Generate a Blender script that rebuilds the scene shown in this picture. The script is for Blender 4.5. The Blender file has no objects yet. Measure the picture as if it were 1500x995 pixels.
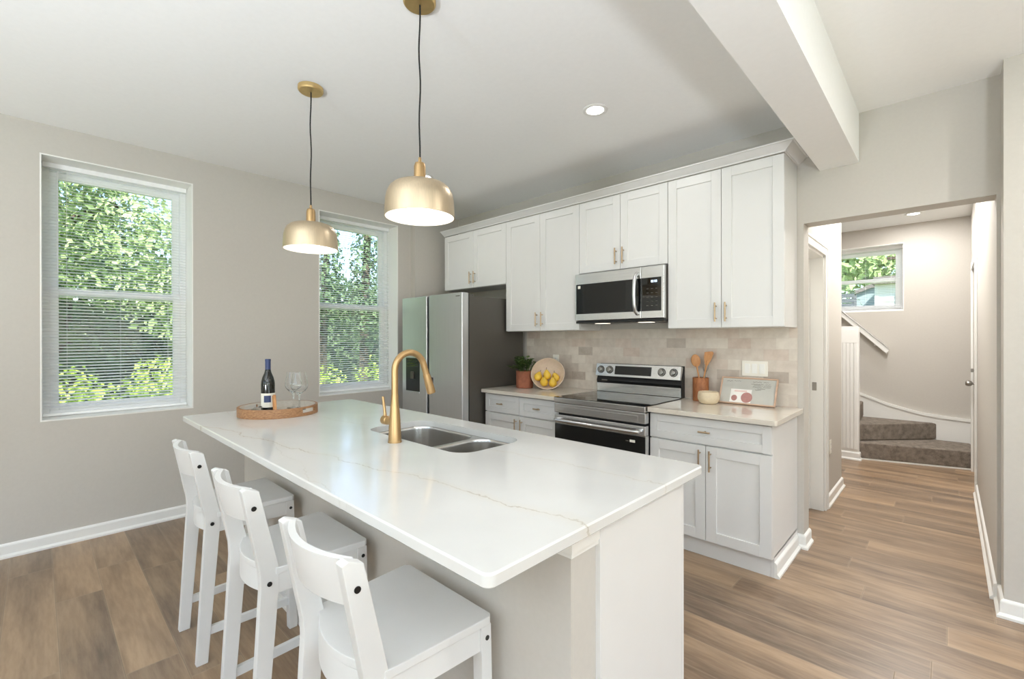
import bpy, bmesh, math, random
from mathutils import Vector, Matrix
R = math.radians
PI = math.pi
S = bpy.context.scene
COL = S.collection
random.seed(7)

# ------------------------------------------------------------------ camera, world, light, exposure
FPX = 667.244                                    # focal length in pixels of the 1500 px wide frame
cam = bpy.data.cameras.new('camera'); camo = bpy.data.objects.new('camera', cam); COL.objects.link(camo)
cam.sensor_width = 36; cam.lens = FPX * 36 / 1500; cam.clip_start = .05; cam.clip_end = 200
camo.location = (.7079, -3.4128, 1.3488)
yaw, pit, rol = R(43.7923), R(-.0502), R(-.09)
f_ = Vector((-math.sin(yaw) * math.cos(pit), math.cos(yaw) * math.cos(pit), math.sin(pit)))
r_ = Vector((math.cos(yaw), math.sin(yaw), 0)); u_ = r_.cross(f_)
r2 = r_ * math.cos(rol) + u_ * math.sin(rol); u2 = -r_ * math.sin(rol) + u_ * math.cos(rol)
camo.rotation_euler = Matrix((r2, u2, -f_)).transposed().to_euler()
S.camera = camo
S.view_settings.view_transform = 'Standard'; S.view_settings.look = 'None'
S.view_settings.exposure = 0.07; S.view_settings.gamma = 1; S.view_settings.use_curve_mapping = False
S.cycles.use_denoising = True
S.cycles.max_bounces = 14; S.cycles.diffuse_bounces = 6; S.cycles.glossy_bounces = 10
S.cycles.transparent_max_bounces = 24; S.cycles.transmission_bounces = 14
S.cycles.sample_clamp_indirect = 6; S.cycles.caustics_reflective = False; S.cycles.caustics_refractive = False

W = bpy.data.worlds.new('sky'); S.world = W; W.use_nodes = True
wn = W.node_tree.nodes; wl = W.node_tree.links
bg = wn['Background']; sky = wn.new('ShaderNodeTexSky'); sky.sky_type = 'NISHITA'
sky.sun_disc = False; sky.sun_elevation = R(50); sky.sun_rotation = R(120); sky.air_density = 1.0; sky.dust_density = .6
wl.new(sky.outputs[0], bg.inputs[0]); bg.inputs[1].default_value = .46

def lamp(name, kind, loc, energy, color=(1, 1, 1), rot=(0, 0, 0), **kw):
    d = bpy.data.lights.new(name, kind); d.energy = energy; d.color = color
    for k, v in kw.items(): setattr(d, k, v)
    o = bpy.data.objects.new(name, d); o.location = loc; o.rotation_euler = rot; COL.objects.link(o)
    return o
sun = lamp('sun', 'SUN', (6, -6, 12), 15, (1, .96, .88), angle=R(.6))
sun.rotation_euler = Vector((-.62, .42, -.85)).to_track_quat('-Z', 'Y').to_euler()
# added fill lamps at unseen wall openings behind and beside the camera
FILL_COL = (.84, .92, 1)
for i, x in enumerate((-2.1, .6, 3.2)):
    lamp('opening_fill', 'AREA', (x, -7.62, 1.55), 18, FILL_COL, (R(98), 0, PI), shape='RECTANGLE', size=1.5, size_y=1.7)
for y, e in ((-5.9, 40), (-2.6, 14)):
    lamp('opening_fill', 'AREA', (5.12, y, 1.45), e, FILL_COL, (0, R(98), 0), shape='RECTANGLE', size=1.8, size_y=1.7)

# fill lamps added behind the viewer, aimed up to brighten the ceilings
for x, y, e in ((2.2, -4.6, 175), (-.1, -5.4, 140), (-2.3, -6.6, 25)):
    lamp('ceiling_fill', 'AREA', (x, y, .8), e, (.82, .905, 1), (PI, 0, 0), shape='DISK', size=.6)

# ------------------------------------------------------------------ materials
def lin(c):
    return tuple(((v / 255) / 12.92 if v / 255 <= .04045 else ((v / 255 + .055) / 1.055) ** 2.4) for v in c)
class NT:
    def __init__(s, name):
        s.m = bpy.data.materials.new(name); s.m.use_nodes = True
        s.t = s.m.node_tree; s.n = s.t.nodes; s.b = s.n['Principled BSDF']; s.out = s.n['Material Output']
    def node(s, typ, **kw):
        n = s.n.new(typ)
        for k, v in kw.items():
            if k.startswith('i_'):
                key = k[2:]; n.inputs[int(key) if key.isdigit() else key.replace('_', ' ')].default_value = v
            else: setattr(n, k, v)
        return n
    def link(s, a, b): s.t.links.new(a, b)
    def math(s, op, a, b=None, c=None):
        n = s.n.new('ShaderNodeMath'); n.operation = op
        for i, v in enumerate((a, b, c)):
            if v is None: continue
            if isinstance(v, (int, float)): n.inputs[i].default_value = v
            else: s.link(v, n.inputs[i])
        return n.outputs[0]
    def ramp(s, fac, stops):
        n = s.n.new('ShaderNodeValToRGB'); e = n.color_ramp.elements
        while len(e) < len(stops): e.new(.5)
        for i, (p, c) in enumerate(stops):
            e[i].position = p; e[i].color = (*c, 1) if len(c) == 3 else c
        s.link(fac, n.inputs[0]); return n.outputs[0]
    def coord(s, which='Object', scale=None):
        tc = s.n.new('ShaderNodeTexCoord').outputs[which]
        if scale is None: return tc
        mp = s.n.new('ShaderNodeMapping'); mp.inputs['Scale'].default_value = scale; s.link(tc, mp.inputs[0]); return mp.outputs[0]
    def noise(s, co, scale, detail=4, rough=.5):
        n = s.node('ShaderNodeTexNoise'); n.inputs['Scale'].default_value = scale
        n.inputs['Detail'].default_value = detail; n.inputs['Roughness'].default_value = rough
        s.link(co, n.inputs['Vector']); return n.outputs[0]
    def bump(s, h, strength=.1, dist=.01):
        n = s.node('ShaderNodeBump'); n.inputs['Strength'].default_value = strength; n.inputs['Distance'].default_value = dist
        s.link(h, n.inputs['Height']); s.link(n.outputs[0], s.b.inputs['Normal'])
    def mix(s, fac, a, b, typ='MIX'):
        n = s.n.new('ShaderNodeMix'); n.data_type = 'RGBA'; n.blend_type = typ
        for inp, v in ((n.inputs[0], fac), (n.inputs[6], a), (n.inputs[7], b)):
            if isinstance(v, (int, float)): inp.default_value = v
            elif isinstance(v, tuple): inp.default_value = (*v, 1) if len(v) == 3 else v
            else: s.link(v, inp)
        return n.outputs[2]
def pbr(name, rgb, rough=.5, metal=0, noise=0, scale=30, bump=0, spec=None, aniso=None, stretch=None):
    t = NT(name); c = lin(rgb)
    t.b.inputs['Base Color'].default_value = (*c, 1); t.b.inputs['Roughness'].default_value = rough; t.b.inputs['Metallic'].default_value = metal
    if spec is not None: t.b.inputs['Specular IOR Level'].default_value = spec
    co = t.coord('Object', stretch)
    nz = t.noise(co, scale)
    if noise:
        lo = tuple(v * (1 - noise) for v in c); hi = tuple(min(1, v * (1 + noise)) for v in c)
        t.link(t.ramp(nz, [(.3, lo), (.7, hi)]), t.b.inputs['Base Color'])
    if bump: t.bump(nz, bump, .004)
    return t.m
def emit(name, rgb, strength):
    t = NT(name); t.b.inputs['Base Color'].default_value = (*rgb, 1)
    t.b.inputs['Emission Color'].default_value = (*rgb, 1); t.b.inputs['Emission Strength'].default_value = strength
    return t.m
M = {}
M['paint'] = pbr('wall_paint', (194, 189, 181), .75, noise=.015, scale=60, bump=.03)
M['ceiling'] = pbr('ceiling_paint', (243, 243, 241), .85, noise=.01, scale=40, bump=.03)
M['white'] = pbr('white_lacquer', (222, 221, 219), .38, noise=.008, scale=8)
M['trim'] = pbr('trim_paint', (236, 235, 231), .4, noise=.008, scale=10)
M['stool'] = pbr('stool_paint', (222, 222, 221), .42, noise=.012, scale=14)
M['vinyl'] = pbr('window_vinyl', (249, 249, 249), .35, noise=.005)
def m_slat():
    t = NT('blind_slat'); t.b.inputs['Base Color'].default_value = (*lin((250, 250, 250)), 1); t.b.inputs['Roughness'].default_value = .4
    tl = t.node('ShaderNodeBsdfTranslucent'); tl.inputs[0].default_value = (*lin((250, 250, 250)), 1); mx = t.node('ShaderNodeMixShader')
    t.link(t.math('MULTIPLY_ADD', t.noise(t.coord('Object'), 3, 2), .05, .5), mx.inputs[0]); t.link(t.b.outputs[0], mx.inputs[1]); t.link(tl.outputs[0], mx.inputs[2]); t.link(mx.outputs[0], t.out.inputs[0]); return t.m
M['slat'] = m_slat()
M['grey'] = pbr('shadow_gap_grey', (96, 94, 90), .6, noise=.02)
M['black'] = pbr('black_plastic', (16, 16, 17), .35, noise=.05)
M['screw'] = pbr('screw_cap', (14, 14, 14), .4, noise=.05)
M['cord'] = pbr('cord_fabric', (18, 18, 18), .8, noise=.1, scale=300)
M['gold'] = pbr('brushed_gold', (192, 160, 116), .36, 1, noise=.05, scale=60, stretch=(1, 1, .08))
M['champagne'] = pbr('champagne_brass', (214, 196, 168), .38, 1, noise=.05, scale=40, stretch=(6, 6, .4))
M['brasscap'] = pbr('satin_brass', (222, 194, 138), .45, 1, noise=.05, scale=40)
M['pull'] = pbr('bronze_pull', (188, 164, 134), .38, 1, noise=.05, scale=60)
M['steel'] = pbr('brushed_steel', (218, 218, 218), .23, 1, noise=.05, scale=90, stretch=(.03, 1, 1))
M['steelv'] = pbr('satin_steel', (214, 215, 216), .38, 1, noise=.03, scale=120, stretch=(1, 1, .02))
M['sink'] = pbr('sink_steel', (204, 202, 199), .24, 1, noise=.05, scale=70, stretch=(1, 1, .04))
M['nickel'] = pbr('satin_nickel', (150, 146, 140), .3, 1, noise=.04)
M['fridgeside'] = pbr('dark_graphite_metal', (96, 92, 86), .45, .5, noise=.03, scale=120)
M['darkglass'] = pbr('black_glass', (10, 11, 11), .05, 0, noise=.05, spec=.6)
M['ovenglass'] = pbr('oven_glass', (14, 14, 13), .12, 0, noise=.05)
M['carpet'] = None
M['wood'] = None
M['shadein'] = pbr('white_enamel', (253, 252, 249), .5, noise=.004)
M['bulb'] = emit('lit_bulb', (1, .94, .84), 3.4)
M['lens'] = emit('lit_lens', (1, .96, .9), 9)
M['hoodlens'] = emit('hood_lamp_lens', (1, .9, .76), 1.6)
M['display'] = emit('display_digits', (.65, .8, 1), 1.6)
M['terracotta'] = pbr('terracotta', (146, 88, 64), .8, noise=.15, scale=25, bump=.1)
M['soil'] = pbr('potting_soil', (50, 36, 26), .95, noise=.3, scale=90, bump=.4)
M['stone'] = pbr('stoneware', (214, 196, 166), .6, noise=.04, scale=80, bump=.06)
M['beigebowl'] = pbr('sand_glaze', (208, 188, 168), .55, noise=.05, scale=60, bump=.05)
M['pear'] = pbr('pear_skin', (222, 182, 62), .42, noise=.14, scale=14, bump=.04)
M['stem'] = pbr('pear_stem', (84, 62, 34), .8, noise=.2)
M['paper'] = pbr('card_paper', (238, 234, 228), .8, noise=.01)
M['pinkprint'] = pbr('pink_print', (176, 128, 122), .8, noise=.06, scale=60)
M['blush'] = pbr('blush_print', (228, 200, 192), .8, noise=.02)
M['ink'] = pbr('print_ink', (92, 84, 76), .8, noise=.05)
M['framewood'] = pbr('blush_oak', (196, 164, 140), .5, noise=.1, scale=30, stretch=(.2, 1, 1))
M['board'] = pbr('frosted_board', (190, 188, 180), .22, noise=.03, scale=12)
M['navy'] = pbr('navy_foil', (40, 56, 98), .38, noise=.05)
M['label'] = pbr('label_paper', (232, 228, 216), .7, noise=.02)
M['bottle'] = pbr('dark_bottle_glass', (12, 15, 10), .06, 0, noise=.1, spec=.7)
M['plate'] = pbr('switch_plastic', (236, 232, 222), .35, noise=.005)
M['siding'] = None

def wood(name, a, b, rough=.5, sc=(1, 9, 9), k=7):
    t = NT(name); co = t.coord('Object', sc)
    n1 = t.noise(co, k, 6, .6); n2 = t.noise(co, k * 5, 3, .5)
    f = t.math('ADD', t.math('MULTIPLY', n1, .7), t.math('MULTIPLY', n2, .3))
    t.link(t.ramp(f, [(.32, lin(a)), (.68, lin(b))]), t.b.inputs['Base Color'])
    t.b.inputs['Roughness'].default_value = rough; t.bump(n2, .12, .002)
    return t.m
M['palewood'] = wood('pale_wood', (196, 186, 172), (222, 216, 206), .4, (9, 9, 40))  # paler wood tone for the tray base and inner side wall
M['acacia'] = wood('acacia_wood', (112, 74, 46), (186, 140, 98), .5, (9, 9, 40))
M['crock'] = wood('crock_wood', (118, 66, 36), (178, 116, 72), .5, (9, 9, 3))
M['spoon'] = wood('spoon_wood', (176, 118, 70), (206, 152, 100), .55, (9, 9, 2))
M['bark'] = wood('tree_bark', (52, 42, 32), (96, 82, 66), .9, (9, 9, 2))

def m_floor():
    t = NT('plank_floor'); co = t.coord('Object'); sep = t.node('ShaderNodeSeparateXYZ'); t.link(co, sep.inputs[0])
    PW, PL = .18, 1.22
    v = t.math('DIVIDE', t.math('ADD', sep.outputs[1], 3.349 + PW * 40), PW); row = t.math('FLOOR', v); fv = t.math('FRACT', v)
    wn1 = t.node('ShaderNodeTexWhiteNoise', noise_dimensions='1D'); t.link(row, wn1.inputs['W'])
    u = t.math('ADD', t.math('DIVIDE', t.math('ADD', sep.outputs[0], 20), PL), t.math('MULTIPLY', wn1.outputs[0], 5)); idx = t.math('FLOOR', u); fu = t.math('FRACT', u)
    cm = t.node('ShaderNodeCombineXYZ'); t.link(row, cm.inputs[0]); t.link(idx, cm.inputs[1])
    wn2 = t.node('ShaderNodeTexWhiteNoise', noise_dimensions='2D'); t.link(cm.outputs[0], wn2.inputs['Vector']); rnd_ = wn2.outputs[0]
    ev = t.math('MULTIPLY', t.math('MINIMUM', fv, t.math('SUBTRACT', 1, fv)), PW); eu = t.math('MULTIPLY', t.math('MINIMUM', fu, t.math('SUBTRACT', 1, fu)), PL)
    edge = t.math('MINIMUM', ev, eu)
    seam = t.math('SUBTRACT', 1, t.math('MINIMUM', t.math('DIVIDE', edge, .0018), 1))
    bevel = t.math('SUBTRACT', 1, t.math('MINIMUM', t.math('DIVIDE', edge, .006), 1))
    cmb = t.node('ShaderNodeCombineXYZ')
    t.link(t.math('MULTIPLY', sep.outputs[0], 1.3), cmb.inputs[0]); t.link(t.math('MULTIPLY', sep.outputs[1], 10), cmb.inputs[1]); t.link(t.math('MULTIPLY', rnd_, 57), cmb.inputs[2])
    g1 = t.noise(cmb.outputs[0], .85, 4, .55); g2 = t.noise(cmb.outputs[0], 6, 4, .6)
    tone = t.ramp(rnd_, [(0, lin((104, 88, 74))), (.35, lin((142, 118, 94))), (.7, lin((122, 103, 86))), (1, lin((166, 138, 108)))])
    gr = t.ramp(g1, [(.36, lin((88, 73, 60))), (.5, lin((142, 121, 100))), (.64, lin((190, 165, 136)))])
    c = t.mix(.5, tone, gr); c = t.mix(.16, c, t.ramp(g2, [(.38, lin((112, 96, 80))), (.62, lin((194, 178, 156)))]))
    c = t.mix(1.0, c, (.94, .885, .83), 'MULTIPLY')
    c = t.mix(t.math('MULTIPLY', bevel, .28), c, lin((196, 174, 146))); c = t.mix(t.math('MULTIPLY', seam, .6), c, lin((84, 70, 56)))
    t.link(c, t.b.inputs['Base Color']); t.link(t.math('MULTIPLY_ADD', g2, .15, .28), t.b.inputs['Roughness'])
    t.bump(t.math('SUBTRACT', t.math('MULTIPLY', g2, .15), seam), .25, .002)
    return t.m
M['floor'] = m_floor()

def m_tile():
    t = NT('marble_tile'); co = t.coord('Object')
    sep = t.node('ShaderNodeSeparateXYZ'); t.link(co, sep.inputs[0])
    cmb = t.node('ShaderNodeCombineXYZ'); t.link(t.math('ADD', sep.outputs[0], 6.05), cmb.inputs[0]); t.link(t.math('ADD', sep.outputs[2], -.905 + .0747 * 20), cmb.inputs[1])
    br = t.node('ShaderNodeTexBrick', offset=.5); t.link(cmb.outputs[0], br.inputs['Vector'])
    for k, v in (('Scale', 1), ('Mortar Size', .0011), ('Mortar Smooth', .2), ('Bias', 0), ('Brick Width', .152), ('Row Height', .0747)): br.inputs[k].default_value = v
    br.inputs['Color1'].default_value = (0, 0, 0, 1); br.inputs['Color2'].default_value = (1, 1, 1, 1); br.inputs['Mortar'].default_value = (.5, .5, .5, 1)
    tone = t.ramp(br.outputs[0], [(0, lin((164, 150, 138))), (.25, lin((210, 198, 186))), (.5, lin((196, 184, 172))), (.75, lin((216, 207, 195))), (1, lin((194, 172, 158)))])
    n = t.noise(co, 16, 5, .6)
    c = t.mix(.25, tone, t.ramp(n, [(.38, lin((186, 172, 158))), (.62, lin((226, 217, 205)))]))
    c = t.mix(br.outputs[1], c, lin((200, 190, 178)))
    t.link(c, t.b.inputs['Base Color']); t.b.inputs['Roughness'].default_value = .3
    t.bump(t.math('SUBTRACT', 1, br.outputs[1]), .25, .0015)
    return t.m
M['tile'] = m_tile()

def m_quartz(name, base, veins):
    """white quartz; each vein is a wandering line y = a + b*x on the slab"""
    t = NT(name); co = t.coord('Object'); sep = t.node('ShaderNodeSeparateXYZ'); t.link(co, sep.inputs[0])
    cl = t.noise(co, 3.2, 5, .55)
    c = t.ramp(cl, [(.3, lin(tuple(v - 7 for v in base))), (.7, lin(base))])
    wob = t.noise(co, 4.5, 8, .62); patch = t.noise(co, 7, 2, .5)
    for a, b, wdt, k in veins:
        d = t.math('SUBTRACT', sep.outputs[1], t.math('MULTIPLY_ADD', sep.outputs[0], b, a))
        d = t.math('ABSOLUTE', t.math('ADD', d, t.math('MULTIPLY_ADD', wob, .16, -.08)))
        core = t.math('SUBTRACT', 1, t.math('MINIMUM', t.math('DIVIDE', d, wdt), 1))
        core = t.math('MULTIPLY', core, t.math('MULTIPLY_ADD', patch, 1.6 * k, -.25 * k))
        core = t.math('MAXIMUM', core, 0)
        c = t.mix(core, c, lin((150, 138, 116)))
        halo = t.math('SUBTRACT', 1, t.math('MINIMUM', t.math('DIVIDE', d, wdt * 9), 1))
        c = t.mix(t.math('MULTIPLY', halo, .22 * k), c, lin((214, 200, 176)))
    t.link(c, t.b.inputs['Base Color']); t.b.inputs['Roughness'].default_value = .11; t.b.inputs['Specular IOR Level'].default_value = .5
    return t.m
M['quartz'] = m_quartz('island_quartz', (217, 216, 213), [(-2.52, .155, .0038, .8), (-2.12, .10, .003, .42), (-2.9, -.12, .003, .25)])
M['quartzbeige'] = m_quartz('worktop_quartz', (218, 210, 198), [(-.35, .2, .006, .4), (-.8, -.3, .005, .4)])

def m_carpet():
    t = NT('stair_carpet'); co = t.coord('Object'); n = t.noise(co, 260, 3, .7); n2 = t.noise(co, 22, 3, .5)
    f = t.math('ADD', t.math('MULTIPLY', n, .6), t.math('MULTIPLY', n2, .4))
    t.link(t.ramp(f, [(.34, lin((96, 86, 77))), (.66, lin((170, 158, 145)))]), t.b.inputs['Base Color'])
    t.b.inputs['Roughness'].default_value = 1; t.bump(n, .8, .01); return t.m
M['carpet'] = m_carpet()

def m_pane():
    t = NT('window_glass'); g = t.node('ShaderNodeBsdfGlossy'); g.inputs['Roughness'].default_value = .01
    tr = t.node('ShaderNodeBsdfTransparent'); tr.inputs[0].default_value = (.97, .99, .98, 1)
    fr = t.node('ShaderNodeFresnel'); fr.inputs[0].default_value = 1.45; mx = t.node('ShaderNodeMixShader')
    nz = t.noise(t.coord('Object'), 2, 2, .5)
    t.link(t.math('MULTIPLY', fr.outputs[0], t.math('MULTIPLY_ADD', nz, .1, .3)), mx.inputs[0]); t.link(tr.outputs[0], mx.inputs[1]); t.link(g.outputs[0], mx.inputs[2])
    t.link(mx.outputs[0], t.out.inputs[0]); return t.m
M['pane'] = m_pane()
def m_wineglass():
    t = NT('clear_crystal'); g = t.node('ShaderNodeBsdfGlass'); g.inputs['Roughness'].default_value = 0; g.inputs['IOR'].default_value = 1.46
    nz = t.noise(t.coord('Object'), 3, 2, .5); t.link(t.ramp(nz, [(0, (.98, .985, .985)), (1, (1, 1, 1))]), g.inputs['Color'])
    t.link(g.outputs[0], t.out.inputs[0]); return t.m
M['crystal'] = m_wineglass()
def m_leaf(name, a, b, c, scale=1.2, trans=.35):
    t = NT(name); co = t.coord('Object'); n1 = t.noise(co, scale, 3, .6); n2 = t.noise(co, scale * 9, 2, .6)
    f = t.math('ADD', t.math('MULTIPLY', n1, .45), t.math('MULTIPLY', n2, .55))
    col = t.ramp(f, [(.34, lin(a)), (.5, lin(b)), (.64, lin(c))])
    t.link(col, t.b.inputs['Base Color']); t.b.inputs['Roughness'].default_value = .55
    tl = t.node('ShaderNodeBsdfTranslucent'); t.link(col, tl.inputs[0]); mx = t.node('ShaderNodeMixShader'); mx.inputs[0].default_value = trans
    t.link(t.b.outputs[0], mx.inputs[1]); t.link(tl.outputs[0], mx.inputs[2]); t.link(mx.outputs[0], t.out.inputs[0]); return t.m
M['leaf'] = m_leaf('tree_leaf', (126, 146, 98), (164, 184, 128), (202, 214, 160))
M['leafdark'] = m_leaf('dark_leaf', (70, 92, 66), (98, 124, 84), (134, 156, 108))
M['leaflime'] = m_leaf('lime_leaf', (136, 166, 62), (176, 200, 84), (212, 224, 124))
M['herb'] = m_leaf('herb_leaf', (46, 70, 34), (76, 102, 50), (122, 144, 78), 14, .2)
M['grass'] = pbr('lawn_grass', (104, 130, 62), .9, noise=.3, scale=6, bump=.3)
M['roofing'] = pbr('shingle_roof', (120, 112, 106), .9, noise=.15, scale=12, bump=.2)
M['sidinggrey'] = pbr('grey_siding', (150, 164, 166), .7, noise=.03)
M['sidingwhite'] = pbr('white_siding', (226, 222, 214), .7, noise=.02)
M['fence'] = pbr('fence_board', (88, 92, 98), .8, noise=.08)

# ------------------------------------------------------------------ mesh helpers
class MB:
    def __init__(s): s.bm = bmesh.new()
    def _merge(s, b, mi=0):
        if mi is not None:
            for f in b.faces: f.material_index = mi
        me = bpy.data.meshes.new('t'); b.to_mesh(me); b.free(); s.bm.from_mesh(me); bpy.data.meshes.remove(me)
    def box(s, x0, x1, y0, y1, z0, z1, bev=0, seg=2, mi=0, mat=None):
        b = bmesh.new(); bmesh.ops.create_cube(b, size=1)
        for v in b.verts:
            v.co = Vector(((x0 + x1) / 2 + v.co.x * (x1 - x0), (y0 + y1) / 2 + v.co.y * (y1 - y0), (z0 + z1) / 2 + v.co.z * (z1 - z0)))
        if bev: bmesh.ops.bevel(b, geom=b.edges[:], offset=bev, segments=seg, profile=.5, affect='EDGES')
        if mat: bmesh.ops.transform(b, matrix=mat, verts=b.verts[:])
        s._merge(b, mi); return s
    def bar(s, p, q, w, h, up=(0, 0, 1), bev=.002, mi=0):
        p, q = Vector(p), Vector(q); d = q - p; L = d.length; d.normalize(); up = Vector(up)
        x = d.cross(up)
        if x.length < 1e-4: x = d.cross(Vector((0, 1, 0)))
        x.normalize(); z = x.cross(d)
        m = Matrix((x, d, z)).transposed().to_4x4(); m.translation = (p + q) / 2
        return s.box(-w / 2, w / 2, -L / 2, L / 2, -h / 2, h / 2, bev, 2, mi, m)
    def cyl(s, p, q, r0, r1=None, n=24, mi=0, caps=True):
        p, q = Vector(p), Vector(q); r1 = r0 if r1 is None else r1
        return s.lathe_axis(p, q, [(r0, 0), (r1, 1)], n, mi, caps)
    def lathe_axis(s, p, q, prof, n=24, mi=0, caps=True):
        d = q - p; L = d.length; rot = d.to_track_quat('Z', 'Y').to_matrix().to_4x4(); rot.translation = p
        return s.lathe([(r, t * L) for r, t in prof], n, rot, mi, caps)
    def lathe(s, prof, n=32, mat=None, mi=0, caps=True, closed=False):
        b = bmesh.new(); rings = []
        for r, z in prof:
            if r < 1e-6: rings.append([b.verts.new((0, 0, z))])
            else: rings.append([b.verts.new((r * math.cos(2 * PI * i / n), r * math.sin(2 * PI * i / n), z)) for i in range(n)])
        pairs = list(zip(rings, rings[1:])) + ([(rings[-1], rings[0])] if closed else [])
        for A, B in pairs:
            if len(A) == 1 and len(B) == 1: continue
            for i in range(n):
                j = (i + 1) % n
                if len(A) == 1: b.faces.new((A[0], B[j], B[i]))
                elif len(B) == 1: b.faces.new((A[i], A[j], B[0]))
                else: b.faces.new((A[i], A[j], B[j], B[i]))
        if caps and not closed:
            if len(rings[0]) > 1: b.faces.new(rings[0][::-1])
            if len(rings[-1]) > 1: b.faces.new(rings[-1])
        bmesh.ops.recalc_face_normals(b, faces=b.faces[:])
        if mat: bmesh.ops.transform(b, matrix=mat, verts=b.verts[:])
        s._merge(b, mi); return s
    def tube(s, pts, r, n=12, mi=0, caps=True):
        pts = [Vector(p) for p in pts]; b = bmesh.new(); rings = []; N = None
        rs = r if isinstance(r, (list, tuple)) else [r] * len(pts)
        for i, p in enumerate(pts):
            t = (pts[min(i + 1, len(pts) - 1)] - pts[max(i - 1, 0)]).normalized()
            if N is None:
                N = t.cross(Vector((0, 0, 1)))
                if N.length < 1e-3: N = t.cross(Vector((1, 0, 0)))
            N = (N - t * N.dot(t)).normalized(); B = t.cross(N)
            rings.append([b.verts.new(p + (N * math.cos(2 * PI * k / n) + B * math.sin(2 * PI * k / n)) * rs[i]) for k in range(n)])
        for A, C in zip(rings, rings[1:]):
            for k in range(n): b.faces.new((A[k], A[(k + 1) % n], C[(k + 1) % n], C[k]))
        if caps: b.faces.new(rings[0][::-1]); b.faces.new(rings[-1])
        bmesh.ops.recalc_face_normals(b, faces=b.faces[:])
        s._merge(b, mi); return s
    def prism(s, poly, lo, hi, f, mi=0, bev=0):
        """poly of (u, v); f(u, v, w) -> point; extruded from w=lo to w=hi"""
        b = bmesh.new(); A = [b.verts.new(f(u, v, lo)) for u, v in poly]; B = [b.verts.new(f(u, v, hi)) for u, v in poly]; n = len(poly)
        b.faces.new(A); b.faces.new(B[::-1])
        for i in range(n): b.faces.new((A[i], B[i], B[(i + 1) % n], A[(i + 1) % n]))
        bmesh.ops.recalc_face_normals(b, faces=b.faces[:])
        if bev: bmesh.ops.bevel(b, geom=b.edges[:], offset=bev, segments=2, profile=.5, affect='EDGES')
        s._merge(b, mi); return s
    def blob(s, c, sx, sy, sz, u=20, v=14, mi=0, rot=None):
        b = bmesh.new(); bmesh.ops.create_uvsphere(b, u_segments=u, v_segments=v, radius=1)
        m = Matrix.Translation(c) @ (rot or Matrix()) @ Matrix.Diagonal((sx, sy, sz, 1)); bmesh.ops.transform(b, matrix=m, verts=b.verts[:])
        s._merge(b, mi); return s
    def sweep(s, prof, path, mi=0):
        """prof: closed list of (out, z); path: function out -> list of (x, y)"""
        b = bmesh.new(); rows = [[b.verts.new((x, y, z)) for x, y in path(o)] for o, z in prof]; n = len(rows)
        for i in range(n):
            A, B = rows[i], rows[(i + 1) % n]
            for k in range(len(A) - 1): b.faces.new((A[k], A[k + 1], B[k + 1], B[k]))
        b.faces.new([r[0] for r in rows]); b.faces.new([r[-1] for r in rows][::-1])
        bmesh.ops.recalc_face_normals(b, faces=b.faces[:]); s._merge(b, mi); return s
    def build(s, name, mats, parent=None, smooth=True, angle=38, loc=None):
        bm = s.bm
        if smooth:
            a = R(angle)
            for f in bm.faces: f.smooth = True
            for e in bm.edges:
                if len(e.link_faces) == 2 and e.calc_face_angle(0) > a: e.smooth = False
        me = bpy.data.meshes.new(name); bm.to_mesh(me); bm.free()
        for m in (mats if isinstance(mats, (list, tuple)) else [mats]): me.materials.append(M[m] if isinstance(m, str) else m)
        o = bpy.data.objects.new(name, me); COL.objects.link(o)
        if smooth:                                      # flat faces stay flat beside their bevels
            wm = o.modifiers.new('weighted_normal', 'WEIGHTED_NORMAL'); wm.keep_sharp = True; wm.weight = 100
        if parent is not None: o.parent = parent
        if loc: o.location = loc
        return o
def tag(o, label=None, cat=None, group=None, kind=None):
    if label: o['label'] = label
    if cat: o['category'] = cat
    if group: o['group'] = group
    if kind: o['kind'] = kind
    return o
def thing(name, label, cat, loc=(0, 0, 0), rz=0, group=None):
    o = bpy.data.objects.new(name, None); o.empty_display_size = .1; o.location = loc; o.rotation_euler = (0, 0, rz); COL.objects.link(o)
    return tag(o, label, cat, group)
def copy_tree(o, parent=None):
    c = o.copy(); COL.objects.link(c); c.parent = parent
    for ch in list(o.children): copy_tree(ch, c)
    return c
def struct(name, mb, mat, parent=None, label=None, cat=None, **kw):
    o = mb.build(name, mat, parent, **kw)
    if parent is None: tag(o, label, cat, kind='structure')
    return o
def sroot(name, label, cat, loc=(0, 0, 0), rz=0):
    o = thing(name, label, cat, loc, rz); o['kind'] = 'structure'; return o
def rrect(x0, x1, y0, y1, r, n=8):
    p = []
    for cx, cy, a in ((x1 - r, y1 - r, 0), (x0 + r, y1 - r, 90), (x0 + r, y0 + r, 180), (x1 - r, y0 + r, 270)):
        for i in range(n + 1):
            t = R(a + 90 * i / n); p.append((cx + r * math.cos(t), cy + r * math.sin(t)))
    return p
def ring(b, pts, z): return [b.verts.new((x, y, z)) for x, y in pts]
def bridge(b, A, B):
    n = len(A)
    for i in range(n): b.faces.new((A[i], A[(i + 1) % n], B[(i + 1) % n], B[i]))

# ------------------------------------------------------------------ measured planes
XL = -3.509; ZC = 2.745; ZR = 2.70; BX0, BX1, BZ = .123, .321, 2.404
HX0, HX1, HZ = .035, .886, 2.088; HLX = .002; YF = 3.75; HALLZ = 2.71
U = [0, -.728, -1.489, -2.336, -3.279]            # cabinet joints along the back wall, from the right
HU, CB, CT = 1.4206, 2.4608, 2.5154
HC = .9004; HI = .914
IX0, IX1, IY0, IY1 = -2.4421, .0991, -2.8419, -1.8259

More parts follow.
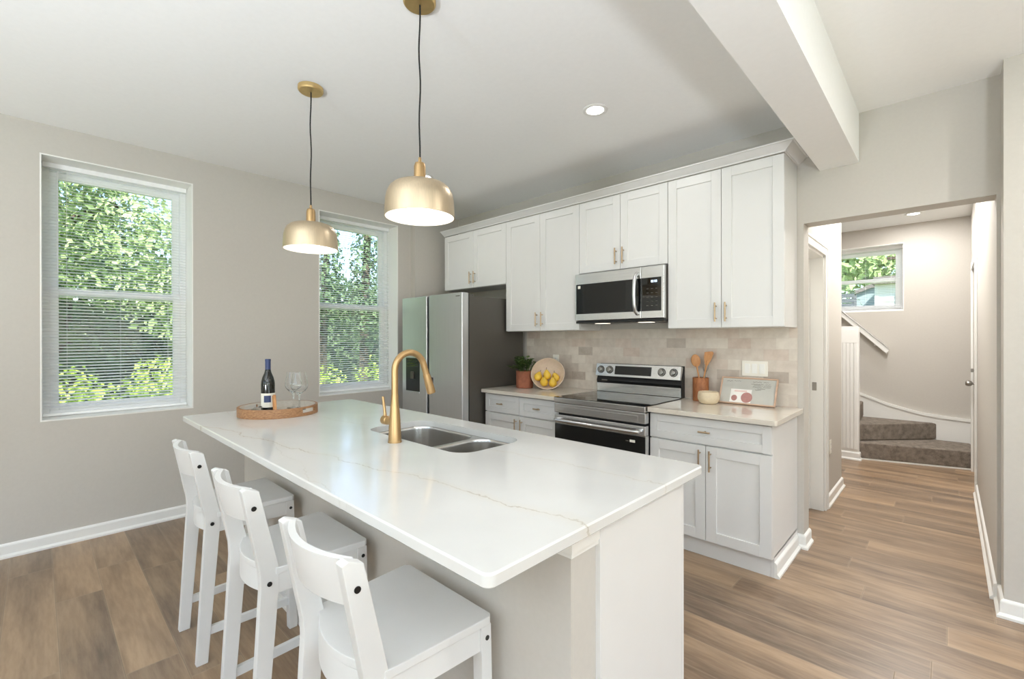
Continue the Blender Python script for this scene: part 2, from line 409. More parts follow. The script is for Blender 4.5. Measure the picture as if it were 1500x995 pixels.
# ------------------------------------------------------------------ the room
fl = MB().box(-3.9, 5.3, -7.8, 4.2, -.12, 0); struct('floor', fl, 'floor', None, 'grey brown wood plank floor running through kitchen and hall', 'floor', smooth=False)
c = MB().box(-3.9, BX0 + .02, -7.8, .02, ZC, ZC + .15); struct('ceiling', c, 'ceiling', None, 'white kitchen ceiling above the island', 'ceiling', smooth=False)
c = MB().box(BX1 - .02, 5.3, -7.8, .02, ZR, ZR + .2); struct('ceiling_living', c, 'ceiling', None, 'white ceiling right of the beam', 'ceiling', smooth=False)
c = MB().box(-1.9, 1.1, .14, YF + .1, HALLZ, HALLZ + .2); struct('ceiling_hall', c, 'ceiling', None, 'white hall ceiling beyond the opening', 'ceiling', smooth=False)
c = MB().box(BX0, BX1, -7.6, -.001, BZ, ZC + .1); struct('ceiling_beam', c, 'ceiling', None, 'boxed white ceiling beam running from above the cabinets', 'beam', smooth=False)
# left wall with its two window openings
W1 = (-3.399, -2.576); W2 = (-1.602, -.759); WZ0, WZ1 = .8194, 2.5539; XO = -3.86
def wall_with_holes(axis, a0, a1, t0, t1, z0, z1, holes):
    m = MB(); xs = a0
    def bx(u0, u1, za, zb):
        if u1 - u0 < 1e-4 or zb - za < 1e-4: return
        if axis == 'y': m.box(t0, t1, u0, u1, za, zb)
        else: m.box(u0, u1, t0, t1, za, zb)
    for h0, h1, hz0, hz1 in sorted(holes):
        bx(xs, h0, z0, z1); bx(h0, h1, z0, hz0); bx(h0, h1, hz1, z1); xs = h1
    bx(xs, a1, z0, z1); return m
wl_ = wall_with_holes('y', -7.8, 0.2, XO, XL, 0, ZC + .05, [(*W1, WZ0, WZ1), (*W2, WZ0, WZ1)])
struct('wall_left', wl_, 'paint', None, 'greige wall with two white blind covered windows', 'wall', smooth=False)
struct('wall_chase', MB().box(XL, -3.43, -.6, 0, 0, ZC), 'paint', None, 'shallow greige wall bump beside the refrigerator', 'wall', smooth=False)
bk = MB(); bk.box(-3.86, HX0, 0, .14, 0, ZC); bk.box(HX0, HX1, 0, .14, HZ, ZC + .1); struct('wall_back', bk, 'paint', None, 'greige wall behind the cabinets with header over the hall opening', 'wall', smooth=False)
struct('wall_hall_left', wall_with_holes('y', .141, 1.66, -.135, HLX, 0, HALLZ, [(.215, .853, 0, 2.0)]), 'paint', None, 'pale hall wall with a cased doorway', 'wall', smooth=False)
struct('wall_hall_end', MB().box(-1.9, -.10, 1.56, 1.66, 0, HALLZ), 'paint', None, 'hall wall returning towards the stairs', 'wall', smooth=False)
struct('wall_stair_side', MB().box(-1.95, -1.85, 1.56, YF + .1, 0, HALLZ + .1), 'paint', None, 'wall beside the upper stairs', 'wall', smooth=False)
WFX = (-.44, .322); WFZ = (1.68, 2.495)
struct('wall_far', wall_with_holes('x', -1.9, 1.05, YF, YF + .3, 0, HALLZ + .1, [(*WFX, *WFZ)]), 'paint', None, 'greige stairwell wall with a small high window', 'wall', smooth=False)
struct('wall_right', MB().box(.9, 5.3, -.175, 0, 0, ZR + .1), 'paint', None, 'greige wall at the right edge beyond the hall opening', 'wall', smooth=False)
struct('wall_hall_right', wall_with_holes('y', 0, YF + .2, HX1, 1.1, 0, HALLZ + .1, [(2.28, 3.12, 0, 2.04)]), 'paint', None, 'pale right hand hall wall with an entrance door', 'wall', smooth=False)
# living-room side behind the camera, with unseen openings for the added fill lamps
rw = wall_with_holes('x', -3.9, 5.3, -7.8, -7.6, 0, ZC + .1, [(x - .75, x + .75, .7, 2.4) for x in (-2.1, .6, 3.2)])
struct('wall_rear', rw, 'paint', None, 'greige living room wall behind the viewer', 'wall', smooth=False)
rr = wall_with_holes('y', -7.6, 0, 5.1, 5.3, 0, ZC + .1, [(y - .85, y + .85, .55, 2.35) for y in (-5.9, -2.6)])
struct('wall_side', rr, 'paint', None, 'greige living room wall on the right', 'wall', smooth=False)

# baseboards: profile (out, z)
BB = [(0, 0), (.026, 0), (.026, .012), (.018, .02), (.014, .024), (.014, .072), (.010, .082), (0, .088)]
def base(name, path, label):
    struct(name, MB().sweep(BB, path), 'trim', None, label, 'baseboard')
base('baseboard_left', lambda o: [(XL + o, -7.6), (XL + o, -.6 - o), (-3.43 + o, -.6 - o), (-3.43 + o, -.001)], 'white baseboard under the two windows')
base('baseboard_back', lambda o: [(.0005, 0 - o), (HX0 + o, 0 - o), (HX0 + o, .15)], 'short white baseboard wrapping the opening jamb beside the base cabinet')
base('baseboard_hall', lambda o: [(HLX + o, .93), (HLX + o, 1.66 + o), (-.3, 1.66 + o)], 'white baseboard in hall beyond the doorway')
base('baseboard_right', lambda o: [(HX1 - o, 2.2), (HX1 - o, .001), (HX1 - o, .0005 - 0), (.9 - o, -.0005), (.9 - o, -.175 - o), (5.1, -.175 - o)], 'white baseboard along the right hand wall')

# door casing in the hall (left) and the entrance door (right)
d1 = sroot('door_1', 'white cased doorway on the left side of the hall', 'door', (HLX, .215, 0))
m = MB(); m.box(0, .016, -.07, 0, 0, 1.9995, .003); m.box(0, .016, .638, .708, 0, 1.9995, .003); m.box(0, .016, -.0735, .708, 2.0, 2.07, .003)
m.box(.012, .022, .690, .7075, 0, 2.0515, .003); m.box(.012, .022, -.07, .7075, 2.052, 2.0695, .003); m.build('casing', 'trim', d1)
m = MB(); m.box(-.135, 0, 0, .018, 0, 2.0); m.box(-.135, 0, .620, .638, 0, 2.0); m.box(-.135, 0, 0, .638, 1.982, 2.0); m.box(-.10, -.088, .61, .62, 0, 1.982, .002); m.build('jamb', 'trim', d1)
MB().box(-.134, -.10, .02, .618, .01, 1.98, .003).build('door_slab', 'trim', d1)
MB().box(-.075, -.045, .617, .6205, .94, 1.005, .002).build('strike_plate', 'nickel', d1)
d2 = sroot('door_2', 'white entrance door at the far end of the hall on the right', 'door', (HX1, 2.28, 0))
m = MB(); m.box(-.016, 0, -.075, 0, 0, 2.0395, .004); m.box(-.016, 0, .84, .915, 0, 2.0395, .004); m.box(-.016, 0, -.075, .915, 2.04, 2.115, .004); m.build('casing', 'trim', d2)
m = MB(); m.box(.035, .075, .005, .835, .01, 2.035, .003)
for za, zb in ((.2, .85), (1.05, 1.9)):
    for ya in (.12, .46): m.box(.028, .036, ya, ya + .26, za, zb, .004)
m.build('door_slab', 'trim', d2)
m = MB(); m.lathe_axis(Vector((.04, .75, .90)), Vector((-.06, .75, .90)), [(.03, 0), (.03, .08), (.012, .12), (.012, .45), (.027, .6), (.03, .8), (.02, .98), (0, 1)], 20); m.build('knob', 'nickel', d2)
m = MB(); m.lathe_axis(Vector((.04, .75, 1.03)), Vector((0, .75, 1.03)), [(.03, 0), (.03, .5), (.02, .8), (0, 1)], 20); m.box(-.02, 0, .745, .755, 1.012, 1.048, .003); m.build('deadbolt', 'nickel', d2)

# ------------------------------------------------------------------ windows with blinds
def window(name, label, w, h, loc, rz, zrail):
    """local: x across 0..w, y=0 room face of the wall and +y outwards, z up"""
    o = sroot(name, label, 'window', loc, rz)
    m = MB(); L = .008                                  # painted reveal lining
    m.box(0, L, 0, .30, 0, h); m.box(w - L, w, 0, .30, 0, h); m.box(L, w - L, 0, .30, h - L, h); m.box(L, w - L, 0, .30, 0, L)
    m.build('reveal', 'trim', o, smooth=False)
    m = MB(); F = .038; a, b = L, w - L; za, zb = L, h - L
    m.box(a, a + F, .205, .285, za, zb, .003); m.box(b - F, b, .205, .285, za, zb, .003); m.box(a + F, b - F, .205, .285, zb - F, zb, .003); m.box(a + F, b - F, .205, .285, za, za + F, .003)
    m.build('window_frame', 'vinyl', o)
    def sash(z0, z1, y, nm):
        m = MB(); t = .045; x0, x1 = a + F, b - F
        m.box(x0, x0 + t, y, y + .03, z0, z1, .003); m.box(x1 - t, x1, y, y + .03, z0, z1, .003); m.box(x0 + t, x1 - t, y, y + .03, z1 - t, z1, .003); m.box(x0 + t, x1 - t, y, y + .03, z0, z0 + t, .003)
        sh = m.build('sash', 'vinyl', o)
        MB().box(x0 + t - .004, x1 - t + .004, y + .012, y + .018, z0 + t - .004, z1 - t + .004).build('pane', 'pane', sh, smooth=False)
    sash(za + F, zrail + .028, .212, 0); sash(zrail - .02, zb - F, .246, 1)
    return o
def blind(label, w, h, loc, rz, tilt=-19, yc=.172):
    o = thing('window_blind', label, 'blind', loc, rz)
    g = .012
    m = MB(); m.box(g, w - g, yc - .013, yc + .013, h - .04, h - .008, .002); m.build('headrail', 'vinyl', o)
    m = MB(); z = h - .052; n = 0
    while z > .05:
        mt = Matrix.Translation((w / 2, yc, z)) @ Matrix.Rotation(R(-tilt), 4, 'X'); m.box(-w / 2 + g, w / 2 - g, -.0125, .0125, -.0005, .0005, 0, 1, 0, mt); z -= .0215
    m.build('slats', 'slat', o, smooth=False)
    m = MB(); m.box(g, w - g, yc - .012, yc + .012, .012, .03, .003); m.build('bottom_rail', 'vinyl', o)
    m = MB()
    for x in (.13, w / 2, w - .13):
        for dy in (-.0135, .0135): m.cyl((x, yc + dy, .02), (x, yc + dy, h - .03), .0006, None, 5)
    m.build('ladder_cord', 'slat', o)
    m = MB(); m.cyl((.085, yc - .02, h - .75), (.085, yc - .02, h - .06), .004, None, 8); m.build('tilt_wand', 'slat', o)
    return o
for i, ((y0, y1), wn_, lb) in enumerate(((W1, 'window_1', 'large window left of the island with leafy view'), (W2, 'window_2', 'window between island and refrigerator'))):
    window(wn_, lb, y1 - y0, WZ1 - WZ0, (XL, y0, WZ0), R(90), 1.675 - WZ0)
    blind(('white slatted blind in the leftmost window, above the empty floor', 'white slatted blind in the window beside the refrigerator')[i], y1 - y0, WZ1 - WZ0, (XL, y0, WZ0), R(90))
window('window_3', 'small stairwell window high on the far wall', WFX[1] - WFX[0], WFZ[1] - WFZ[0], (WFX[0], YF, WFZ[0]), 0, .40)
blind('white slatted blind in the small window above the stairs', WFX[1] - WFX[0], WFZ[1] - WFZ[0], (WFX[0], YF, WFZ[0]), 0, -8)

# ------------------------------------------------------------------ stairs
st = sroot('stair', 'brown carpeted winder stairs at the end of the hall', 'stairs')
P = (-.02, 2.965)
def step(poly, z0, z1):
    m = MB(); m.prism(poly, z0, z1, lambda u, v, w: (u, v, w), 0, .018); m.build('step', 'carpet', st)
step([(-.015, 2.95), (.884, 3.205), (.884, YF - .03), (-.6, YF - .03), (-.6, 2.975), (-.015, 2.975)], .012, .19)
step([(-.015, 3.04), (.61, YF - .03), (-.6, YF - .03), (-.6, 2.975), (-.015, 2.975)], .19, .38)
step([(-.03, 2.975), (-.06, YF - .03), (-.7, YF - .03), (-.7, 2.975)], .38, .57)
step([(-.32, 2.975), (-.32, YF - .03), (-1.84, YF - .03), (-1.84, 2.975)], .57, .76)
step([(-.58, 2.975), (-.58, YF - .03), (-1.84, YF - .03), (-1.84, 2.975)], .76, .95)
m = MB(); m.prism([(-.02, 2.946), (.884, 3.2), (.884, 3.215), (-.02, 2.965)], .0, .014, lambda u, v, w: (u, v, w)); m.build('shoe_molding', 'trim', st)
# painted skirt board on the far wall
top = [(-1.1, 1.30), (-.42, .85), (-.09, .672), (.17, .568), (.33, .524), (.48, .488), (.66, .466), (.884, .452)]
sk = sroot('trim_1', 'white curved skirt board above the carpeted steps', 'trim')
MB().prism([(-1.1, 0), *top, (.884, 0)], YF - .028, YF - .001, lambda u, v, w: (u, w, v)).build('skirt', 'trim', sk, smooth=False)
m = MB()
m.prism([(x, z) for x, z in top] + [(x, z - .03) for x, z in top[::-1]], YF - .042, YF - .02, lambda u, v, w: (u, w, v)); m.build('cap', 'trim', sk, smooth=False)
# handrail
hr = thing('handrail', 'white sloping handrail on the stairwell wall', 'handrail')
m = MB(); m.prism([(-1.0, 2.44), (.17, 1.235), (.19, 1.205), (.165, 1.165), (-1.0, 2.375)], YF - .075, YF - .035, lambda u, v, w: (u, w, v), 0, .006)
m.prism([(-1.0, 2.453), (.172, 1.246), (.188, 1.226), (-1.0, 2.425)], YF - .085, YF - .028, lambda u, v, w: (u, w, v), 0, .003); m.build('rail', 'trim', hr)
for x in (-.62, .06):
    m = MB(); m.bar((x, YF - .036, 1.345 - (x - .06) * 1.03 - .06), (x, YF - .0015, 1.345 - (x - .06) * 1.03 - .06), .03, .05); m.build('bracket', 'trim', hr)
# beadboard half wall
hw = sroot('wall_stair', 'white beadboard half wall beside the stairs', 'wall')
m = MB(); m.prism([(-1.2, 0), (-.012, 0), (-.012, 1.46), (-.020, 1.478), (-.036, 1.486), (-1.2, 1.486)], 2.872, 2.965, lambda u, v, w: (u, w, v)); m.build('core', 'trim', hw)
m = MB(); x = -.018 - .034
for k in range(14): m.box(x, x + .030, 2.862, 2.873, .12, 1.30, .0035); x -= .034
m.box(-1.2, -.012, 2.864, 2.873, 1.30, 1.45, .002); m.build('beadboard', 'trim', hw)
MB().sweep(BB, lambda o: [(-1.2, 2.872 - o), (-.012 + o, 2.872 - o), (-.012 + o, 2.944)]).build('base_molding', 'trim', hw)

# ------------------------------------------------------------------ cabinets
def shaker(w, h, fw=.062, t=.0195, rec=.009):
    """door front: local x 0..w, z 0..h, back at y=0, front at y=-t"""
    m = MB(); b = .0012
    m.box(0, fw, -t, 0, 0, h, b, 1); m.box(w - fw, w, -t, 0, 0, h, b, 1); m.box(fw, w - fw, -t, 0, h - fw, h, b, 1); m.box(fw, w - fw, -t, 0, 0, fw, b, 1)
    m.box(fw - .002, w - fw + .002, -t + rec, -.002, fw - .002, h - fw + .002); return m
def pull(parent, x, z, L=.125, vert=True, y=-.0195):
    m = MB(); r = .0052; a = L * .32
    if vert:
        m.cyl((x, y - .03, z - L / 2), (x, y - .03, z + L / 2), r, None, 10)
        for s in (-a, a): m.cyl((x, y + .0005, z + s), (x, y - .03, z + s), .004, None, 8)
    else:
        m.cyl((x - L / 2, y - .03, z), (x + L / 2, y - .03, z), r, None, 10)
        for s in ((-a, a) if L > .09 else (0,)): m.cyl((x + s, y + .0005, z), (x + s, y - .03, z), .005, None, 8)
    return m.build('handle', 'pull', parent)
YU = -.3193; YD = -.2998
def upper(label, x0, x1, z0):
    o = thing('upper_cabinet', label, 'cabinet', (x0, 0, z0)); w = x1 - x0; h = CB - z0
    m = MB(); m.box(.001, w - .001, YD + .001, -.002, 0, h + .004, .001, 1); m.build('carcass', 'white', o)
    dw = (w - .0075) / 2
    for k in range(2):
        d = shaker(dw, h - .004).build('door', 'white', o); d.location = (.002 + k * (dw + .0035), YD, .003)
        pull(d, dw - .03 if k == 0 else .03, .1)
    return o
upper('tall white upper cabinet at the right end beside the hall opening', U[1], U[0], HU)
upper('short white upper cabinet directly above the microwave', U[2], U[1], 1.8817)
upper('tall white upper cabinet between microwave and refrigerator', U[3], U[2], HU)
upper('short white upper cabinet above the refrigerator', U[4], U[3], 1.8752)
CR = [(0, 2.466), (.007, 2.466), (.009, 2.474), (.018, 2.480), (.030, 2.488), (.043, 2.498), (.050, 2.503), (.052, 2.507), (.0614, 2.508), (.0614, CT), (0, CT)]
cm = MB().sweep(CR, lambda o: [(U[4] - .001, YU - o), (0 + o, YU - o), (0 + o, -.0015)]).build('crown_molding', 'white'); tag(cm, 'white crown moulding running along the tops of the upper cabinets', 'moulding')

DB = -.5908; CY = -.5713
def base_cab(label, x0, x1, drawers, side):
    o = thing('base_cabinet', label, 'cabinet', (x0, 0, 0)); w = x1 - x0
    m = MB(); m.box(.001, w - .001, CY + .001, -.003, .112, .8695, .001, 1)
    if side: m.box(w - .019, w - .001, -.5422, -.003, 0, .12)
    m.build('carcass', 'white', o)
    MB().box(.002, w - .02 if side else w - .002, -.5422, -.52, 0, .113).build('toe_kick', 'white', o)
    n = drawers; dw = (w - .004 - .0035 * (n - 1)) / n
    for k in range(n):
        d = shaker(dw, .155, .048).build('drawer', 'white', o); d.location = (.002 + k * (dw + .0035), CY, .703)
        pull(d, dw / 2, .0775, .07, False)
    dw = (w - .0075) / 2
    for k in range(2):
        d = shaker(dw, .695 - .118).build('door', 'white', o); d.location = (.002 + k * (dw + .0035), CY, .117)
        pull(d, dw - .03 if k == 0 else .03, .577 - .085)
    if side:
        MB().sweep(BB, lambda q: [(w - .001, -.5425), (w - .001 + q, -.5425), (w - .001 + q, -.0265)]).build('base_molding', 'trim', o)
    return o
base_cab('white base cabinet with one wide drawer right of the range', U[1], U[0], 1, True)
base_cab('white base cabinet with two drawers between refrigerator and range', U[3], U[2], 2, False)
def slab(name, label, x0, x1, y0, y1, z0, z1, mat, r=.012):
    m = MB(); m.prism(rrect(x0, x1, y0, y1, r, 4), z0, z1, lambda u, v, w: (u, v, w), 0, .003); return tag(m.build(name, mat), label, 'worktop')
slab('worktop', 'pale quartz worktop on the base cabinet right of the range', U[1] + .001, .0357, -.6375, -.0115, .8704, HC, 'quartzbeige')
slab('worktop', 'pale quartz worktop between refrigerator and range', U[3] - .012, U[2] - .001, -.6375, -.0115, .8704, HC, 'quartzbeige')
struct('trim_backsplash', MB().box(U[3] - .012, U[0] + .001, -.011, -.0005, .871, HU + .01), 'tile', None, 'beige marble subway tile backsplash', 'backsplash', smooth=False)

# ------------------------------------------------------------------ refrigerator
fr = thing('refrigerator', 'stainless side by side refrigerator with water dispenser', 'refrigerator', (-3.303, 0, 0)); FW = .942
m = MB(); m.box(.012, FW - .002, -.755, -.05, .03, 1.735, .004); m.box(.02, FW - .01, -.70, -.08, 0, .04); m.build('body', 'fridgeside', fr)
DX = .418
m = MB(); m.box(0, DX, -.842, -.765, .06, 1.762, .008, 3); fd = m.build('door', 'steelv', fr)
m = MB(); m.box(DX + .036, FW, -.842, -.765, .06, 1.762, .008, 3); m.build('door', 'steelv', fr)
m = MB(); m.box(.01, FW - .006, -.766, -.752, .06, 1.75); m.box(DX - .002, DX + .038, -.80, -.765, .06, 1.757); m.build('door_gasket', 'black', fr)
m = MB(); m.box(.07, .305, -.8455, -.838, .835, 1.165, .004); dp = m.build('dispenser', 'black', fd)
m = MB(); m.box(.09, .285, -.8475, -.844, 1.08, 1.15, .002); m.build('control_panel', 'darkglass', dp)
m = MB(); m.box(.165, .215, -.858, -.844, .96, 1.03, .004); m.build('dispenser_paddle', 'fridgeside', dp)
m = MB(); m.box(.07, .305, -.852, -.838, .822, .838, .003); m.build('drip_tray', 'steelv', dp)
for x in (.05, FW - .16): MB().box(x, x + .11, -.80, -.66, 1.735, 1.757, .004).build('hinge_cover', 'fridgeside', fr)
MB().box(FW - .085, FW - .03, -.8432, -.841, 1.728, 1.735).build('badge', 'fridgeside', fr)

# ------------------------------------------------------------------ range
rg = thing('range', 'stainless electric range with black glass cooktop', 'range', (U[2], 0, 0)); RW = .761
m = MB(); m.box(.004, RW - .004, -.60, -.02, .09, .893); m.box(.02, RW - .02, -.57, -.05, 0, .1); m.build('body', 'black', rg)
m = MB(); m.box(.001, RW - .001, -.655, -.585, .862, .9035, .006, 3); m.build('front_trim', 'steel', rg)
m = MB(); m.box(.001, RW - .001, -.652, -.60, .786, .860, .006, 3); m.box(.04, RW - .055, -.6545, -.65, .802, .838, .002); m.build('upper_panel', 'steel', rg)
m = MB(); m.box(.002, RW - .002, -.655, -.085, .900, .9055, .002); ck = m.build('cooktop', 'darkglass', rg)
M['burner'] = pbr('burner_mark', (74, 74, 76), .2, noise=.05)
for bx, by, br_ in ((.2, -.5, .1), (.56, -.5, .115), (.2, -.24, .08), (.56, -.24, .08)):
    m = MB(); m.lathe([(br_ - .002, 0), (br_, 0), (br_, .0003), (br_ - .002, .0003)], 48, Matrix.Translation((bx, by, .9056)), 0, False, True); m.build('burner_ring', 'burner', ck)
m = MB(); m.box(.003, RW - .003, -.652, -.60, .705, .772, .006, 3); m.box(.003, RW - .003, -.645, -.60, .30, .706); dr = m.build('oven_door', 'steel', rg)
m = MB(); m.box(.006, RW - .006, -.652, -.644, .33, .702, .002); m.build('oven_window', 'ovenglass', dr)
m = MB(); m.box(RW - .115, RW - .075, -.6528, -.6515, .655, .672); m.build('sticker', 'plate', dr); m = MB(); m.box(RW - .145, RW - .122, -.6528, -.6515, .657, .664); m.build('sticker', 'fridgeside', dr)
m = MB(); m.tube([(.035, -.652, .738), (.04, -.69, .738), (.055, -.703, .738), (RW / 2, -.709, .738), (RW - .055, -.703, .738), (RW - .04, -.69, .738), (RW - .035, -.652, .738)], .013, 12); m.build('oven_handle', 'steel', dr)
m = MB(); m.box(.003, RW - .003, -.65, -.60, .105, .292, .006, 3); m.build('storage_drawer', 'steel', rg)
bgd = MB(); bgd.prism([(-.07, .905), (-.07, .98), (-.075, 1.0), (-.015, 1.14), (-.015, .905)], .008, RW - .008, lambda u, v, w: (w, u, v)); bp_ = bgd.build('backguard', 'black', rg, smooth=False)
m = MB(); m.box(.012, RW - .012, -.079, -.068, .906, .978, .003); m.build('lower_panel', 'steel', bp_)
tl = math.atan2(.022, .105); Mc = Matrix.Translation((0, -.092, 1.037)) @ Matrix.Rotation(-tl, 4, 'X')
m = MB(); m.box(.006, RW - .012, 0, .04, 0, .106, .003, 2, 0, Mc); cp = m.build('control_panel', 'steel', bp_)
m = MB(); m.box(.19, .515, -.003, .004, .018, .09, .002, 2, 0, Mc); dsp = m.build('touch_panel', 'darkglass', cp)
for k, x in enumerate((.055, .14, .60, .695)):
    m = MB(); m.lathe_axis(Vector((x, 0, .055)), Vector((x, -.028, .055)), [(.027, 0), (.027, .2), (.0225, .22), (.021, .92), (.018, 1), (0, 1)], 24); m.box(x - .004, x + .004, -.034, -.02, .035, .075, .002)
    bmesh.ops.transform(m.bm, matrix=Mc, verts=m.bm.verts[:]); m.build('knob', ('nickel'), cp)
    m = MB(); m.lathe_axis(Vector((x, .001, .055)), Vector((x, -.004, .055)), [(.0315, 0), (.0315, 1), (0, 1)], 28); bmesh.ops.transform(m.bm, matrix=Mc, verts=m.bm.verts[:]); m.build('knob_ring', 'black', cp)
for k in range(5): m = MB(); m.box(.06 + k * .011, .068 + k * .011, -.0772, -.074, .998, 1.006); m.build('lettering', 'nickel', bp_)

# ------------------------------------------------------------------ microwave
mw = thing('microwave', 'stainless over the range microwave under the short cabinet', 'microwave', (U[2], 0, 1.476)); MH = .396
m = MB(); m.box(.003, RW - .003, -.345, -.013, .012, MH, .003); m.build('body', 'fridgeside', mw)
m = MB(); m.box(.001, .585, -.378, -.345, .02, MH - .001, .005, 3); md = m.build('door', 'steel', mw)
m = MB(); m.box(.5865, RW - .001, -.378, -.345, .02, MH - .001, .005, 3); mp_ = m.build('control_panel', 'steel', mw)
m = MB(); m.box(.012, .584, -.3805, -.376, .073, .312, .002); m.build('door_glass', 'darkglass', md)
m = MB(); m.box(.1, .46, -.3812, -.380, .09, .295, .001); m.build('door_screen', 'ovenglass', md)
m = MB(); m.box(.03, .055, -.3815, -.3800, .277, .3, .001); m.build('sticker', 'plate', md)
m = MB(); m.box(.588, RW - .02, -.3805, -.376, .073, .312, .002); kp = m.build('keypad', 'darkglass', mp_)
m = MB()
for k in range(4): m.box(.665 + k * .011 + (.004 if k > 1 else 0), .672 + k * .011 + (.004 if k > 1 else 0), -.3812, -.3800, .276, .292)
m.build('display', 'display', mp_)
for r in range(5):
    for c_ in range(3): m = MB(); m.box(.63 + c_ * .034, .645 + c_ * .034, -.3810, -.3800, .11 + r * .03, .114 + r * .03); m.build('key_mark', 'fridgeside', mp_)
m = MB(); m.tube([(.556, -.38, .055), (.556, -.41, .075), (.556, -.424, .12), (.556, -.43, .2), (.556, -.424, .28), (.556, -.41, .33), (.556, -.38, .35)], .0135, 14); m.build('door_handle', 'steelv', md)
m = MB(); m.box(.004, RW - .004, -.372, -.02, -.002, .018, .003); bt = m.build('bottom_plate', 'black', mw)
for x in (.19, .57):
    m = MB(); m.box(x - .05, x + .05, -.30, -.23, -.005, -.0015, .001); m.build('lamp_lens', 'hoodlens', bt)
for x in (.33, .47): MB().box(x - .055, x + .055, -.20, -.06, -.005, -.0015, .001).build('vent_filter', 'steel', bt)

# ------------------------------------------------------------------ island
il = thing('kitchen_island', 'white kitchen island base with a greige knee wall', 'island', (-2.402, 0, 0)); IW = 2.461
MB().box(0, IW, -2.535, -2.43, 0, .8835).build('knee_wall', 'paint', il, smooth=False)
m = MB(); m.box(0, IW, -2.43, -1.945, .10, .62); m.box(0, .96, -2.43, -1.945, .62, .8835); m.box(1.90, IW, -2.43, -1.945, .62, .8835)
m.box(.96, 1.90, -1.9485, -1.9445, .62, .8835); m.box(.02, IW - .001, -2.43, -1.99, 0, .11); m.box(IW - .004, IW + .014, -2.43, -1.945, 0, .8835, .002)
bm_ = m.build('cabinet_body', 'white', il)
# hollow for the sink is hidden under the slab; the doors face the range
for k in range(5):
    dw = (IW - .02) / 5 - .0035
    d = shaker(dw, .72).build('door', 'white', il); d.location = (.012 + (k + 1) * (dw + .0035), -1.926, .125); d.rotation_euler = (0, 0, PI)
    pull(d, .03 if k % 2 else dw - .03, .62)
m = MB(); m.box(IW - .006, IW + .013, -1.943, -1.9265, .112, .8835, .001); m.build('stile', 'white', il)
TR = [(0, .83), (.008, .83), (.008, .838), (.013, .846), (.013, .872), (.018, .880), (.018, .8835), (0, .8835)]
MB().sweep(TR, lambda o: [(-.0 - o, -2.43), (-.0 - o, -2.535 - o), (IW + o, -2.535 - o), (IW + o, -2.43)]).build('counter_molding', 'trim', il)
MB().sweep(BB, lambda o: [(-.0 - o, -2.43), (-.0 - o, -2.535 - o), (IW + o, -2.535 - o), (IW + o, -2.43)]).build('base_molding', 'trim', il)

SX0, SX1, SY0, SY1 = -1.345, -.612, -2.312, -1.955
b = bmesh.new(); r0 = .022
outer = rrect(IX0, IX1, IY0, IY1, r0, 8); outi = rrect(IX0 + .004, IX1 - .004, IY0 + .004, IY1 - .004, r0 - .004, 8); inner = rrect(SX0, SX1, SY0, SY1, .085, 10)
z0, z1 = .884, HI
o0 = ring(b, outi, z0); o1 = ring(b, outer, z0 + .004); o2 = ring(b, outer, z1 - .004); o3 = ring(b, outi, z1); i0 = ring(b, inner, z0); i1 = ring(b, inner, z1)
bridge(b, o0, o1); bridge(b, o1, o2); bridge(b, o2, o3); bridge(b, i1, i0)
def loop_edges(L): return [b.edges.get((L[i], L[(i + 1) % len(L)])) or b.edges.new((L[i], L[(i + 1) % len(L)])) for i in range(len(L))]
bmesh.ops.triangle_fill(b, edges=loop_edges(o3) + loop_edges(i1), use_beauty=True)
bmesh.ops.triangle_fill(b, edges=loop_edges(o0) + loop_edges(i0), use_beauty=True)
bmesh.ops.recalc_face_normals(b, faces=b.faces[:])
m = MB(); m._merge(b); tag(m.build('island_worktop', 'quartz', angle=30), 'white veined quartz worktop covering the island', 'worktop')

# sink, undermounted
sk_ = thing('sink', 'double bowl stainless undermount sink in the island', 'sink', (0, 0, 0))
zt = .8832
b = bmesh.new()
ro = ring(b, rrect(SX0 - .006, SX1 + .006, SY0 - .006, SY1 + .006, .09, 10), zt); BW = [(SX0 + .006, -.905), (-.880, SX1 - .006)]
holes = [ring(b, rrect(x0, x1, SY0 + .006, SY1 - .006, .08, 10), zt) for x0, x1 in BW]
bmesh.ops.triangle_fill(b, edges=loop_edges(ro) + sum([loop_edges(h) for h in holes], []), use_beauty=True)
bmesh.ops.recalc_face_normals(b, faces=b.faces[:])
for f in b.faces:
    if f.normal.z < 0: f.normal_flip()
m = MB(); m._merge(b); m.build('rim', 'sink', sk_)
for (x0, x1) in BW:
    b = bmesh.new(); prev = None; last = None
    for ins, z in ((0, zt), (.004, zt - .012), (.010, .74), (.014, .715), (.026, .700), (.045, .694)):
        rg_ = ring(b, rrect(x0 + ins, x1 - ins, SY0 + .006 + ins, SY1 - .006 - ins, max(.03, .08 - ins * .5), 10), z)
        if prev: bridge(b, rg_, prev)
        prev = rg_
    b.faces.new(prev); bmesh.ops.recalc_face_normals(b, faces=b.faces[:])
    for f in b.faces: f.normal_flip()
    m = MB(); m._merge(b); bo = m.build('bowl', 'sink', sk_, angle=50)
    m = MB(); cxm, cym = (x0 + x1) / 2, (SY0 + SY1) / 2 + .03; m.lathe([(.045, .695), (.045, .6975), (.036, .698), (.03, .692), (0, .690)], 28, Matrix.Translation((cxm, cym, 0))); m.build('drain', 'nickel', bo)

